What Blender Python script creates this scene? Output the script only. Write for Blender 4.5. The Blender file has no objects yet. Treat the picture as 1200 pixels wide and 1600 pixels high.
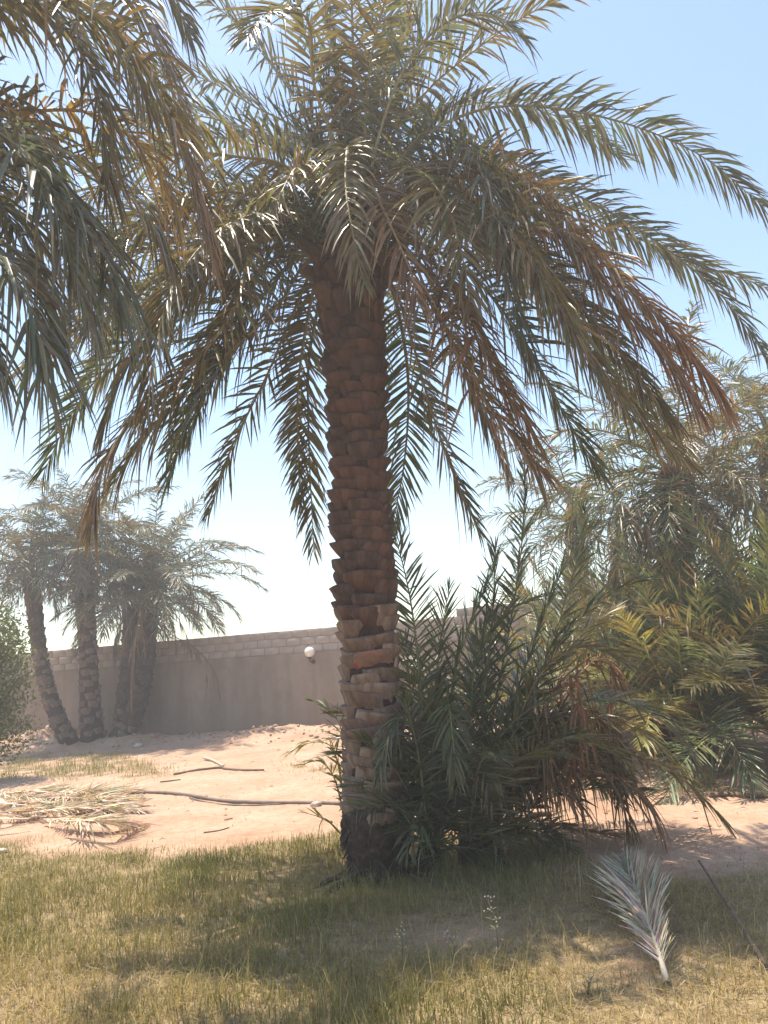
import bpy, math, random
import numpy as np
from mathutils import Vector, Matrix, Euler, noise

R = math.radians
scene = bpy.context.scene
col = scene.collection

# ------------------------------------------------------------------ camera
F_PX = 1232.0            # focal length in pixels of the 1200 x 1600 photograph
CAM = np.array((0.0, 0.0, 1.5))
cam_d = bpy.data.cameras.new('camera')
cam_d.sensor_fit = 'VERTICAL'
cam_d.sensor_height = 24.0
cam_d.lens = 24.0 * F_PX / 1600.0
cam_d.clip_start = 0.05
cam_d.clip_end = 3000
cam = bpy.data.objects.new('camera', cam_d)
col.objects.link(cam)
CM = Euler((R(90 + 11.1), 0, 0)).to_matrix() @ Matrix.Rotation(R(-4.0), 3, 'Z')
cam.matrix_world = Matrix.Translation(CAM) @ CM.to_4x4()
scene.camera = cam
CMN = np.array(CM)

# ------------------------------------------------------------------ sky, sun, exposure
SUN_EL, SUN_AZ = R(73), math.atan2(-0.80, 0.60)      # high, from the left and a little behind the wall
world = bpy.data.worlds.new('World')
scene.world = world
world.use_nodes = True
wn = world.node_tree.nodes
sky = wn.new('ShaderNodeTexSky')
sky.sky_type = 'NISHITA'
sky.sun_disc = False
sky.sun_elevation = SUN_EL
sky.sun_rotation = SUN_AZ % (2 * math.pi)
sky.altitude = 0
sky.air_density = 1.25
sky.dust_density = 0.7
sky.ozone_density = 3.0
bg = wn['Background']
bg.inputs['Strength'].default_value = 0.106
world.node_tree.links.new(sky.outputs['Color'], bg.inputs['Color'])
sun_d = bpy.data.lights.new('sun', 'SUN')
sun_d.energy = 3.1
sun_d.angle = R(0.53)
sun_d.color = (1.0, 0.95, 0.86)
sun = bpy.data.objects.new('sun', sun_d)
col.objects.link(sun)
sd = Vector((math.sin(SUN_AZ) * math.cos(SUN_EL), math.cos(SUN_AZ) * math.cos(SUN_EL), math.sin(SUN_EL)))
sun.rotation_euler = sd.to_track_quat('Z', 'Y').to_euler()
vs = scene.view_settings
vs.view_transform = 'Standard'
vs.look = 'None'
vs.gamma = 1.0
vs.use_curve_mapping = False
vs.exposure = 1.42
vs.use_white_balance = True
vs.white_balance_temperature = 7100
vs.white_balance_tint = 10
scene.cycles.max_bounces = 5
scene.cycles.diffuse_bounces = 3
scene.cycles.glossy_bounces = 2
scene.cycles.transmission_bounces = 4
scene.cycles.volume_bounces = 0

# ------------------------------------------------------------------ surveying: photograph pixel -> place in the world
def ray(x, y):
    return CMN @ np.array(((x - 600) / F_PX, (800 - y) / F_PX, -1.0))
def at(x, y, Y):
    d = ray(x, y)
    return CAM + d * (Y / d[1])
def ground(x, y, z=0.0):
    d = ray(x, y)
    return CAM + d * ((z - CAM[2]) / d[2])
def m_per_px(p):
    return float(-(CMN.T @ (np.asarray(p) - CAM))[2]) / F_PX
def project(P):
    q = (np.asarray(P) - CAM) @ CMN
    return 600 + F_PX * q[:, 0] / -q[:, 2], 800 - F_PX * q[:, 1] / -q[:, 2]

# ------------------------------------------------------------------ helpers
rng = np.random.default_rng(11)
random.seed(5)
def nrm(v):
    v = np.asarray(v, float)
    return v / (np.linalg.norm(v, axis=-1, keepdims=True) + 1e-9)

def new_mesh(name, V, faces_tri=None, faces_quad=None, colors=None, smooth=False):
    """mesh from numpy arrays; colours are per vertex"""
    me = bpy.data.meshes.new(name)
    V = np.asarray(V, np.float32)
    nt = 0 if faces_tri is None else len(faces_tri)
    nq = 0 if faces_quad is None else len(faces_quad)
    me.vertices.add(len(V))
    me.vertices.foreach_set('co', V.ravel())
    loops, starts = [], []
    if nq:
        loops.append(np.asarray(faces_quad, np.int32).ravel()); starts.append(np.arange(nq) * 4)
    if nt:
        loops.append(np.asarray(faces_tri, np.int32).ravel()); starts.append(nq * 4 + np.arange(nt) * 3)
    loops = np.concatenate(loops).astype(np.int32); starts = np.concatenate(starts).astype(np.int32)
    me.loops.add(len(loops)); me.loops.foreach_set('vertex_index', loops)
    me.polygons.add(len(starts)); me.polygons.foreach_set('loop_start', starts)
    if smooth:
        me.polygons.foreach_set('use_smooth', np.ones(len(starts), bool))
    me.update(calc_edges=True)
    if colors is not None:
        a = me.color_attributes.new('Col', 'FLOAT_COLOR', 'POINT')
        c = np.ones((len(V), 4), np.float32); c[:, :3] = colors
        a.data.foreach_set('color', c.ravel())
    me.validate()
    return me

def obj(name, me, material=None, parent=None, loc=None):
    o = bpy.data.objects.new(name, me)
    col.objects.link(o)
    if me is not None and material is not None and len(me.materials) == 0:
        me.materials.append(material)
    if loc is not None:
        o.location = loc
    if parent is not None:
        o.parent = parent
    return o
def tag(o, label, cat=None, group=None, kind=None):
    if label: o['label'] = label
    if cat: o['category'] = cat
    if group: o['group'] = group
    if kind: o['kind'] = kind
    return o
def thing(name, label, cat, loc, group=None):
    o = bpy.data.objects.new(name, None)
    o.empty_display_size = 0.1
    col.objects.link(o)
    o.location = loc
    return tag(o, label, cat, group)

def tube(path, radii, n=8, flat=1.0, cap=True, jitter=0.0):
    """swept tube through path (k,3)"""
    P = np.asarray(path, float); k = len(P)
    r = np.broadcast_to(np.asarray(radii, float), (k,)) if np.ndim(radii) <= 1 else radii
    T = nrm(np.gradient(P, axis=0))
    ref = np.array((0, 0, 1.0)) if abs(T[:, 2]).mean() < 0.8 else np.array((1.0, 0, 0))
    S = nrm(np.cross(T, ref)); N = np.cross(S, T)
    a = np.linspace(0, 2 * np.pi, n, endpoint=False)
    rr = r[:, None] * (1 + jitter * rng.normal(size=(k, n)))
    V = P[:, None] + S[:, None] * (np.cos(a)[None, :, None] * rr[..., None]) + N[:, None] * (np.sin(a)[None, :, None] * rr[..., None] * flat)
    V = V.reshape(-1, 3)
    i, j = np.meshgrid(np.arange(k - 1), np.arange(n), indexing='ij')
    q = np.stack([i * n + j, i * n + (j + 1) % n, (i + 1) * n + (j + 1) % n, (i + 1) * n + j], -1).reshape(-1, 4)
    t = []
    if cap:
        V = np.vstack([V, P[0], P[-1]])
        for j2 in range(n):
            t.append((k * n, (j2 + 1) % n, j2)); t.append((k * n + 1, (k - 1) * n + j2, (k - 1) * n + (j2 + 1) % n))
    return V, (np.array(t) if t else None), q

def spline(pts, n):
    """Catmull-Rom through pts, n samples evenly spaced by length"""
    P = np.asarray(pts, float)
    P = np.vstack([2 * P[0] - P[1], P, 2 * P[-1] - P[-2]])
    out = []
    for i in range(1, len(P) - 2):
        t = np.linspace(0, 1, 24, endpoint=False)[:, None]
        a, b, c, d = P[i - 1], P[i], P[i + 1], P[i + 2]
        out.append(0.5 * ((2 * b) + (c - a) * t + (2 * a - 5 * b + 4 * c - d) * t ** 2 + (-a + 3 * b - 3 * c + d) * t ** 3))
    out.append(P[-2][None])
    Q = np.vstack(out)
    L = np.concatenate([[0], np.cumsum(np.linalg.norm(np.diff(Q, axis=0), axis=1))])
    s = np.linspace(0, L[-1], n)
    return np.stack([np.interp(s, L, Q[:, k]) for k in range(3)], 1), L[-1]

# ------------------------------------------------------------------ materials
def mat(name):
    m = bpy.data.materials.new(name); m.use_nodes = True
    nt = m.node_tree
    return m, nt, nt.nodes['Principled BSDF'], nt.nodes['Material Output']
def noise_node(nt, scale, detail=5, rough=0.6, coord='Object', stretch=None):
    tc = nt.nodes.new('ShaderNodeTexCoord'); n = nt.nodes.new('ShaderNodeTexNoise')
    n.inputs['Scale'].default_value = scale; n.inputs['Detail'].default_value = detail; n.inputs['Roughness'].default_value = rough
    if stretch:
        mp = nt.nodes.new('ShaderNodeMapping'); mp.inputs['Scale'].default_value = stretch
        nt.links.new(tc.outputs[coord], mp.inputs['Vector']); nt.links.new(mp.outputs['Vector'], n.inputs['Vector'])
    else:
        nt.links.new(tc.outputs[coord], n.inputs['Vector'])
    return n
def ramp(nt, src, stops):
    r = nt.nodes.new('ShaderNodeValToRGB')
    e = r.color_ramp.elements
    while len(e) < len(stops): e.new(0.5)
    for k, (p, c) in enumerate(stops):
        e[k].position = p; e[k].color = (*c, 1)
    nt.links.new(src, r.inputs['Fac'])
    return r
def mixc(nt, fac, a, b, mode='MIX'):
    m = nt.nodes.new('ShaderNodeMix'); m.data_type = 'RGBA'; m.blend_type = mode
    for s, v in ((m.inputs[0], fac), (m.inputs[6], a), (m.inputs[7], b)):
        if hasattr(v, 'is_output') or isinstance(v, bpy.types.NodeSocket): nt.links.new(v, s)
        elif isinstance(v, (int, float)): s.default_value = v
        else: s.default_value = (*v, 1)
    return m.outputs[2]
def bump(nt, bsdf, src, strength, dist):
    b = nt.nodes.new('ShaderNodeBump'); b.inputs['Strength'].default_value = strength; b.inputs['Distance'].default_value = dist
    nt.links.new(src, b.inputs['Height']); nt.links.new(b.outputs['Normal'], bsdf.inputs['Normal'])

def leaf_material(name, trans=0.30, rough=0.42, warm=(1.25, 1.15, 0.55), spec=0.5):
    m, nt, b, out = mat(name)
    at_ = nt.nodes.new('ShaderNodeAttribute'); at_.attribute_name = 'Col'
    n = noise_node(nt, 14, 3)
    r = ramp(nt, n.outputs['Fac'], [(0.3, (0.72, 0.72, 0.72)), (0.7, (1.2, 1.2, 1.2))])
    c = mixc(nt, 1.0, at_.outputs['Color'], r.outputs['Color'], 'MULTIPLY')
    nt.links.new(c, b.inputs['Base Color'])
    b.inputs['Roughness'].default_value = rough
    b.inputs['Specular IOR Level'].default_value = spec
    t = nt.nodes.new('ShaderNodeBsdfTranslucent')
    w = mixc(nt, 1.0, c, warm, 'MULTIPLY')
    nt.links.new(w, t.inputs['Color'])
    mx = nt.nodes.new('ShaderNodeMixShader'); mx.inputs['Fac'].default_value = trans
    nt.links.new(b.outputs[0], mx.inputs[1]); nt.links.new(t.outputs[0], mx.inputs[2]); nt.links.new(mx.outputs[0], out.inputs['Surface'])
    return m
M = {}
M['leaf'] = leaf_material('palm_leaflet', 0.36, 0.36, (1.5, 1.32, 0.75), 0.65)
M['dryleaf'] = leaf_material('dry_leaflet', 0.2, 0.75, (1.3, 1.0, 0.6), 0.2)
M['grass'] = leaf_material('grass_blade', 0.35, 0.6, (1.3, 1.3, 0.6), 0.25)
M['broad'] = leaf_material('broad_leaf', 0.28, 0.45, (1.5, 1.5, 0.4), 0.35)

def attr_mat(name, rough=0.8, nscale=30, lo=0.6, hi=1.3, bs=0.5, bd=0.01, stretch=None):
    m, nt, b, out = mat(name)
    at_ = nt.nodes.new('ShaderNodeAttribute'); at_.attribute_name = 'Col'
    n = noise_node(nt, nscale, 6, stretch=stretch)
    r = ramp(nt, n.outputs['Fac'], [(0.3, (lo,) * 3), (0.7, (hi,) * 3)])
    nt.links.new(mixc(nt, 1.0, at_.outputs['Color'], r.outputs['Color'], 'MULTIPLY'), b.inputs['Base Color'])
    b.inputs['Roughness'].default_value = rough
    bump(nt, b, n.outputs['Fac'], bs, bd)
    return m
M['rachis'] = attr_mat('frond_rachis', 0.5, 20, 0.8, 1.15, 0.2, 0.004)

def simple(name, stops, scale, rough=0.85, bs=0.5, bd=0.01, stretch=None, detail=6):
    m, nt, b, out = mat(name)
    n = noise_node(nt, scale, detail, 0.65, stretch=stretch)
    r = ramp(nt, n.outputs['Fac'], stops)
    nt.links.new(r.outputs['Color'], b.inputs['Base Color'])
    b.inputs['Roughness'].default_value = rough
    b.inputs['Specular IOR Level'].default_value = 0.25
    bump(nt, b, n.outputs['Fac'], bs, bd)
    return m
M['boot_old'] = simple('leaf_base_weathered', [(0.28, (0.10, 0.065, 0.045)), (0.5, (0.25, 0.175, 0.13)), (0.75, (0.38, 0.29, 0.23))], 11, 0.9, 0.9, 0.02, (1, 1, 0.35))
M['boot_old2'] = simple('leaf_base_weathered_dark', [(0.28, (0.07, 0.045, 0.033)), (0.5, (0.18, 0.12, 0.09)), (0.75, (0.30, 0.22, 0.17))], 13, 0.9, 0.9, 0.02, (1, 1, 0.35))
M['boot_red'] = simple('leaf_base_red_stained', [(0.3, (0.16, 0.09, 0.06)), (0.52, (0.27, 0.15, 0.11)), (0.6, (0.33, 0.06, 0.04))], 9, 0.9, 0.8, 0.02)
M['boot_dark'] = simple('leaf_base_dark', [(0.28, (0.026, 0.018, 0.017)), (0.5, (0.072, 0.046, 0.040)), (0.75, (0.13, 0.085, 0.07))], 14, 0.8, 0.9, 0.02, (1, 1, 0.35))
M['boot_dark2'] = simple('leaf_base_reddish', [(0.28, (0.034, 0.02, 0.017)), (0.5, (0.098, 0.053, 0.041)), (0.75, (0.16, 0.09, 0.066))], 12, 0.8, 0.9, 0.02, (1, 1, 0.35))
M['boot_fresh'] = simple('leaf_base_orange_brown', [(0.3, (0.06, 0.033, 0.02)), (0.5, (0.16, 0.088, 0.046)), (0.75, (0.27, 0.16, 0.085))], 10, 0.75, 0.7, 0.015, (1, 1, 0.3))
M['bark'] = simple('trunk_fibre', [(0.3, (0.022, 0.014, 0.011)), (0.6, (0.075, 0.045, 0.033))], 25, 0.95, 1.0, 0.03)
M['root'] = simple('root_mass', [(0.3, (0.03, 0.02, 0.015)), (0.55, (0.085, 0.058, 0.044)), (0.75, (0.15, 0.105, 0.08))], 16, 0.95, 1.0, 0.04)
M['fibre'] = simple('sheath_fibre', [(0.3, (0.12, 0.06, 0.03)), (0.7, (0.33, 0.19, 0.10))], 30, 0.9, 0.4, 0.005)
M['date'] = simple('green_date', [(0.3, (0.035, 0.06, 0.03)), (0.7, (0.08, 0.12, 0.055))], 20, 0.45, 0.1, 0.002)
M['stick'] = simple('dry_stick', [(0.3, (0.10, 0.07, 0.05)), (0.7, (0.24, 0.17, 0.12))], 20, 0.9, 0.5, 0.005)
M['palestick'] = simple('bleached_wood', [(0.3, (0.34, 0.27, 0.20)), (0.7, (0.55, 0.46, 0.37))], 20, 0.9, 0.4, 0.005)
M['pipe'] = simple('dusty_pipe', [(0.3, (0.15, 0.115, 0.09)), (0.7, (0.27, 0.21, 0.17))], 9, 0.75, 0.2, 0.003)
M['stone'] = simple('pale_stone', [(0.3, (0.42, 0.34, 0.27)), (0.7, (0.64, 0.56, 0.48))], 8, 0.9, 0.7, 0.02)
M['wood'] = simple('tree_bark', [(0.3, (0.05, 0.035, 0.025)), (0.7, (0.14, 0.10, 0.075))], 18, 0.95, 0.8, 0.02)
M['block'] = simple('concrete_block', [(0.25, (0.29, 0.232, 0.19)), (0.5, (0.36, 0.295, 0.245)), (0.8, (0.43, 0.36, 0.305))], 2.3, 0.95, 0.35, 0.008)
M['mortar'] = simple('mortar', [(0.3, (0.23, 0.19, 0.165)), (0.7, (0.31, 0.265, 0.23))], 9, 0.95, 0.4, 0.006)
M['footing'] = simple('stained_footing', [(0.3, (0.22, 0.14, 0.10)), (0.7, (0.34, 0.23, 0.17))], 4, 0.95, 0.5, 0.01)
M['metal'] = simple('dark_bracket', [(0.3, (0.03, 0.025, 0.022)), (0.7, (0.09, 0.065, 0.05))], 30, 0.6, 0.1, 0.002)
def plaster_material():
    m, nt, b, out = mat('plaster')
    n1 = noise_node(nt, 0.45, 6, 0.6); n2 = noise_node(nt, 3.2, 7, 0.7)
    n3 = noise_node(nt, 1.1, 4, 0.6, stretch=(2.2, 2.2, 0.25))
    a = ramp(nt, n1.outputs['Fac'], [(0.3, (0.265, 0.208, 0.168)), (0.7, (0.36, 0.292, 0.240))])
    c = ramp(nt, n2.outputs['Fac'], [(0.3, (0.88, 0.87, 0.86)), (0.7, (1.08, 1.08, 1.08))])
    d = ramp(nt, n3.outputs['Fac'], [(0.42, (0.86, 0.83, 0.80)), (0.58, (1.0, 1.0, 1.0))])
    x = mixc(nt, 1.0, a.outputs['Color'], c.outputs['Color'], 'MULTIPLY')
    x = mixc(nt, 1.0, x, d.outputs['Color'], 'MULTIPLY')
    # a line of reddish dust splashed up the foot of the wall
    g = nt.nodes.new('ShaderNodeTexCoord'); sp = nt.nodes.new('ShaderNodeSeparateXYZ'); nt.links.new(g.outputs['Object'], sp.inputs[0])
    ad = nt.nodes.new('ShaderNodeMath'); ad.operation = 'ADD'; nt.links.new(sp.outputs['Z'], ad.inputs[0]); nt.links.new(n2.outputs['Fac'], ad.inputs[1])
    f = ramp(nt, ad.outputs[0], [(0.55, (1, 1, 1)), (1.0, (0, 0, 0))])
    x = mixc(nt, f.outputs['Color'], x, (0.36, 0.235, 0.165))
    nt.links.new(x, b.inputs['Base Color'])
    b.inputs['Roughness'].default_value = 0.95; b.inputs['Specular IOR Level'].default_value = 0.15
    bump(nt, b, n2.outputs['Fac'], 0.4, 0.01)
    return m
M['plaster'] = plaster_material()
m_, nt_, b_, o_ = mat('opal_glass')
b_.inputs['Base Color'].default_value = (0.86, 0.82, 0.76, 1); b_.inputs['Roughness'].default_value = 0.25
b_.inputs['Subsurface Weight'].default_value = 0.4; b_.inputs['Subsurface Scale'].default_value = 0.05
M['opal'] = m_

def ground_material():
    m, nt, b, out = mat('sand_and_soil')
    at_ = nt.nodes.new('ShaderNodeAttribute'); at_.attribute_name = 'Col'
    sx = nt.nodes.new('ShaderNodeSeparateColor'); nt.links.new(at_.outputs['Color'], sx.inputs[0])
    n1 = noise_node(nt, 0.9, 8, 0.65); n2 = noise_node(nt, 9, 8, 0.7); n3 = noise_node(nt, 45, 4, 0.6)
    sand = ramp(nt, n1.outputs['Fac'], [(0.3, (0.42, 0.255, 0.17)), (0.5, (0.50, 0.325, 0.23)), (0.72, (0.56, 0.40, 0.30))])
    s2 = ramp(nt, n2.outputs['Fac'], [(0.3, (0.80, 0.77, 0.74)), (0.65, (1.08, 1.08, 1.08))])
    sand_c = mixc(nt, 1.0, sand.outputs['Color'], s2.outputs['Color'], 'MULTIPLY')
    soil = ramp(nt, n2.outputs['Fac'], [(0.3, (0.19, 0.13, 0.08)), (0.5, (0.31, 0.225, 0.13)), (0.75, (0.41, 0.315, 0.195))])
    th = nt.nodes.new('ShaderNodeMath'); th.operation = 'MULTIPLY_ADD'; th.inputs[1].default_value = 0.55; th.inputs[2].default_value = -0.27
    nt.links.new(n2.outputs['Fac'], th.inputs[0])
    ad = nt.nodes.new('ShaderNodeMath'); ad.operation = 'ADD'; nt.links.new(th.outputs[0], ad.inputs[0]); nt.links.new(sx.outputs['Red'], ad.inputs[1])
    f = ramp(nt, ad.outputs[0], [(0.35, (0, 0, 0)), (0.62, (1, 1, 1))])
    x = mixc(nt, f.outputs['Color'], sand_c, soil.outputs['Color'])
    spk = ramp(nt, n3.outputs['Fac'], [(0.30, (0.62, 0.6, 0.58)), (0.42, (1, 1, 1))])
    x = mixc(nt, 1.0, x, spk.outputs['Color'], 'MULTIPLY')
    nt.links.new(x, b.inputs['Base Color'])
    b.inputs['Roughness'].default_value = 0.95; b.inputs['Specular IOR Level'].default_value = 0.1
    hs = nt.nodes.new('ShaderNodeMath'); hs.operation = 'ADD'; nt.links.new(n2.outputs['Fac'], hs.inputs[0]); nt.links.new(n3.outputs['Fac'], hs.inputs[1])
    bump(nt, b, hs.outputs[0], 0.7, 0.03)
    return m
M['ground'] = ground_material()

# ------------------------------------------------------------------ the lie of the land
WALL_A, WALL_B = at(80, 1100, 22.3), at(530, 1060, 20.2)      # two points on the wall's face
wu = nrm(np.array((WALL_B[0] - WALL_A[0], WALL_B[1] - WALL_A[1])))
wn_ = np.array((wu[1], -wu[0]))                                # towards the viewer
def wall_dist(X, Y):
    return (X - WALL_B[0]) * wn_[0] + (Y - WALL_B[1]) * wn_[1]
def vnoise(X, Y, s, seed=0.0):
    return np.array([noise.noise((float(a) * s, float(b) * s, seed)) for a, b in zip(np.ravel(X), np.ravel(Y))]).reshape(np.shape(X))
G_CLUMP = ground(140, 1168)
def height_arr(X, Y):
    X = np.asarray(X, float); Y = np.asarray(Y, float)
    near = (np.abs(X) < 16) & (Y > 0) & (Y < 26)
    z = np.zeros_like(X)
    if near.any():
        x, y = X[near], Y[near]
        d = wall_dist(x, y)
        h = 0.05 * vnoise(x, y, 0.5) + 0.022 * vnoise(x, y, 1.7, 3.1) + 0.008 * vnoise(x, y, 6, 7.7)
        berm = np.exp(-((d - 0.9) / 0.8) ** 2) * (0.16 + 0.20 * np.clip(vnoise(x, y, 0.55, 9) + 0.25, 0, 1) + 0.05 * vnoise(x, y, 3, 4))
        h = h + np.where(d > -0.5, berm, 0)
        r2 = ((x - G_CLUMP[0] + 1.4) / 1.5) ** 2 + ((y - G_CLUMP[1] - 0.8) / 0.8) ** 2
        h = h + 0.30 * np.exp(-r2) * (1 + 0.6 * vnoise(x, y, 2.5, 5))
        z[near] = h
    return z
def hz(x, y):
    return float(height_arr(np.array([x]), np.array([y]))[0])

# bands of vegetation, described in the photograph and stored as places on the ground
def smooth(a, b, x):
    t = np.clip((x - a) / (b - a), 0, 1); return t * t * (3 - 2 * t)
def grass_cover(X, Y):
    """density 0..1 and greenness 0..1 of the grass at ground positions"""
    px, py = project(np.stack([X, Y, np.zeros_like(X)], -1))
    n = vnoise(X, Y, 0.9, 2.0); n2 = vnoise(X, Y, 2.6, 6.0)
    edge = np.interp(px, [0, 250, 420, 540, 640, 850, 950, 1050, 1200], [1312, 1330, 1312, 1290, 1290, 1300, 1325, 1345, 1350])
    dens = smooth(-22, 62, py - edge + 38 * n + 16 * n2)
    right = smooth(860, 1000, px)
    bare = smooth(-0.1, 0.4, vnoise(X, Y, 0.8, 12.0)) * right * 0.75
    dens = dens * (1 - bare)
    # the palm's shade in front of it, put into thinner, browner grass
    dens = dens * (1 - 0.6 * np.exp(-(((px - 740) / 170) ** 2 + ((py - 1465) / 34) ** 2)))
    g = 0.48 + 0.4 * n + 0.3 * n2
    g = g + 0.35 * np.exp(-(((px - 320) / 260) ** 2 + ((py - 1390) / 75) ** 2)) + 0.35 * np.exp(-(((px - 760) / 150) ** 2 + ((py - 1370) / 45) ** 2))
    g = g + 0.5 * np.exp(-(((px - 800) / 200) ** 2 + ((py - 1600) / 45) ** 2))
    g = g - 1.0 * smooth(800, 960, px) * smooth(1330, 1380, py) * (1 - 0.4 * smooth(1540, 1600, py))
    g = g - 0.45 * np.exp(-(((px - 720) / 200) ** 2 + ((py - 1460) / 45) ** 2)) - 0.22 * smooth(1450, 1580, py) * (1 - smooth(500, 700, px))  # first term browns the grass for the palm's shade
    # tufts beyond the sand
    back = np.exp(-(((px - 90) / 130) ** 4 + ((py - 1198) / 22) ** 4)) + 0.8 * np.exp(-(((px - 235) / 45) ** 2 + ((py - 1205) / 12) ** 2))
    back2 = 0.75 * np.exp(-(((px - 505) / 60) ** 2 + ((py - 1200) / 11) ** 2)) + np.exp(-(((px - 1160) / 130) ** 4 + ((py - 1212) / 24) ** 4)) + 0.5 * np.exp(-(((px - 880) / 90) ** 4 + ((py - 1228) / 16) ** 4))
    gb = 0.52 - 0.45 * smooth(170, 230, px) * (px < 700) + 0.2 * n
    b = np.clip((back + back2) * (0.6 + 1.3 * n2 + 0.5 * n), 0, 1)
    g = np.where(py < 1265, gb, g)
    dens = np.maximum(dens, b)
    wd = wall_dist(X, Y)
    dens = np.where(wd < 0.3, 0, dens)
    return np.clip(dens, 0, 1), np.clip(g, 0, 1), px, py

def axis(lo, hi, fine_lo, fine_hi, step):
    a = list(np.arange(fine_lo, fine_hi + 1e-6, step))
    s = step; v = fine_hi
    while v < hi: s *= 1.35; v += s; a.append(min(v, hi))
    s = step; v = fine_lo
    while v > lo: s *= 1.35; v -= s; a.insert(0, max(v, lo))
    return np.array(a)
gx = axis(-900, 900, -11.5, 9.5, 0.11); gy = axis(-300, 1500, 2.2, 23.5, 0.11)
GX, GY = np.meshgrid(gx, gy)
GZ = height_arr(GX, GY)
nearm = (np.abs(GX) < 13) & (GY > 2) & (GY < 24)
soil = np.full(GX.shape, 0.25)
dd, gg, _, _ = grass_cover(GX[nearm], GY[nearm])
soil[nearm] = dd
ny, nx = GX.shape
i, j = np.meshgrid(np.arange(ny - 1), np.arange(nx - 1), indexing='ij')
q = np.stack([i * nx + j, i * nx + j + 1, (i + 1) * nx + j + 1, (i + 1) * nx + j], -1).reshape(-1, 4)
gm = new_mesh('ground', np.stack([GX, GY, GZ], -1).reshape(-1, 3), None, q, np.repeat(soil.reshape(-1, 1), 3, 1), True)
tag(obj('ground', gm, M['ground']), 'reddish sandy ground with worn soil under the grass', None, None, 'structure')

# ------------------------------------------------------------------ palm fronds
C_GREEN = np.array((0.098, 0.118, 0.060)); C_GREY = np.array((0.128, 0.142, 0.105)); C_OLIVE = np.array((0.155, 0.138, 0.066))
C_YELLOW = np.array((0.23, 0.215, 0.075)); C_DRY = np.array((0.27, 0.175, 0.095)); C_STRAW = np.array((0.36, 0.275, 0.175)); C_PALE = np.array((0.50, 0.45, 0.38))
C_RED = np.array((0.22, 0.10, 0.055))

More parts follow.
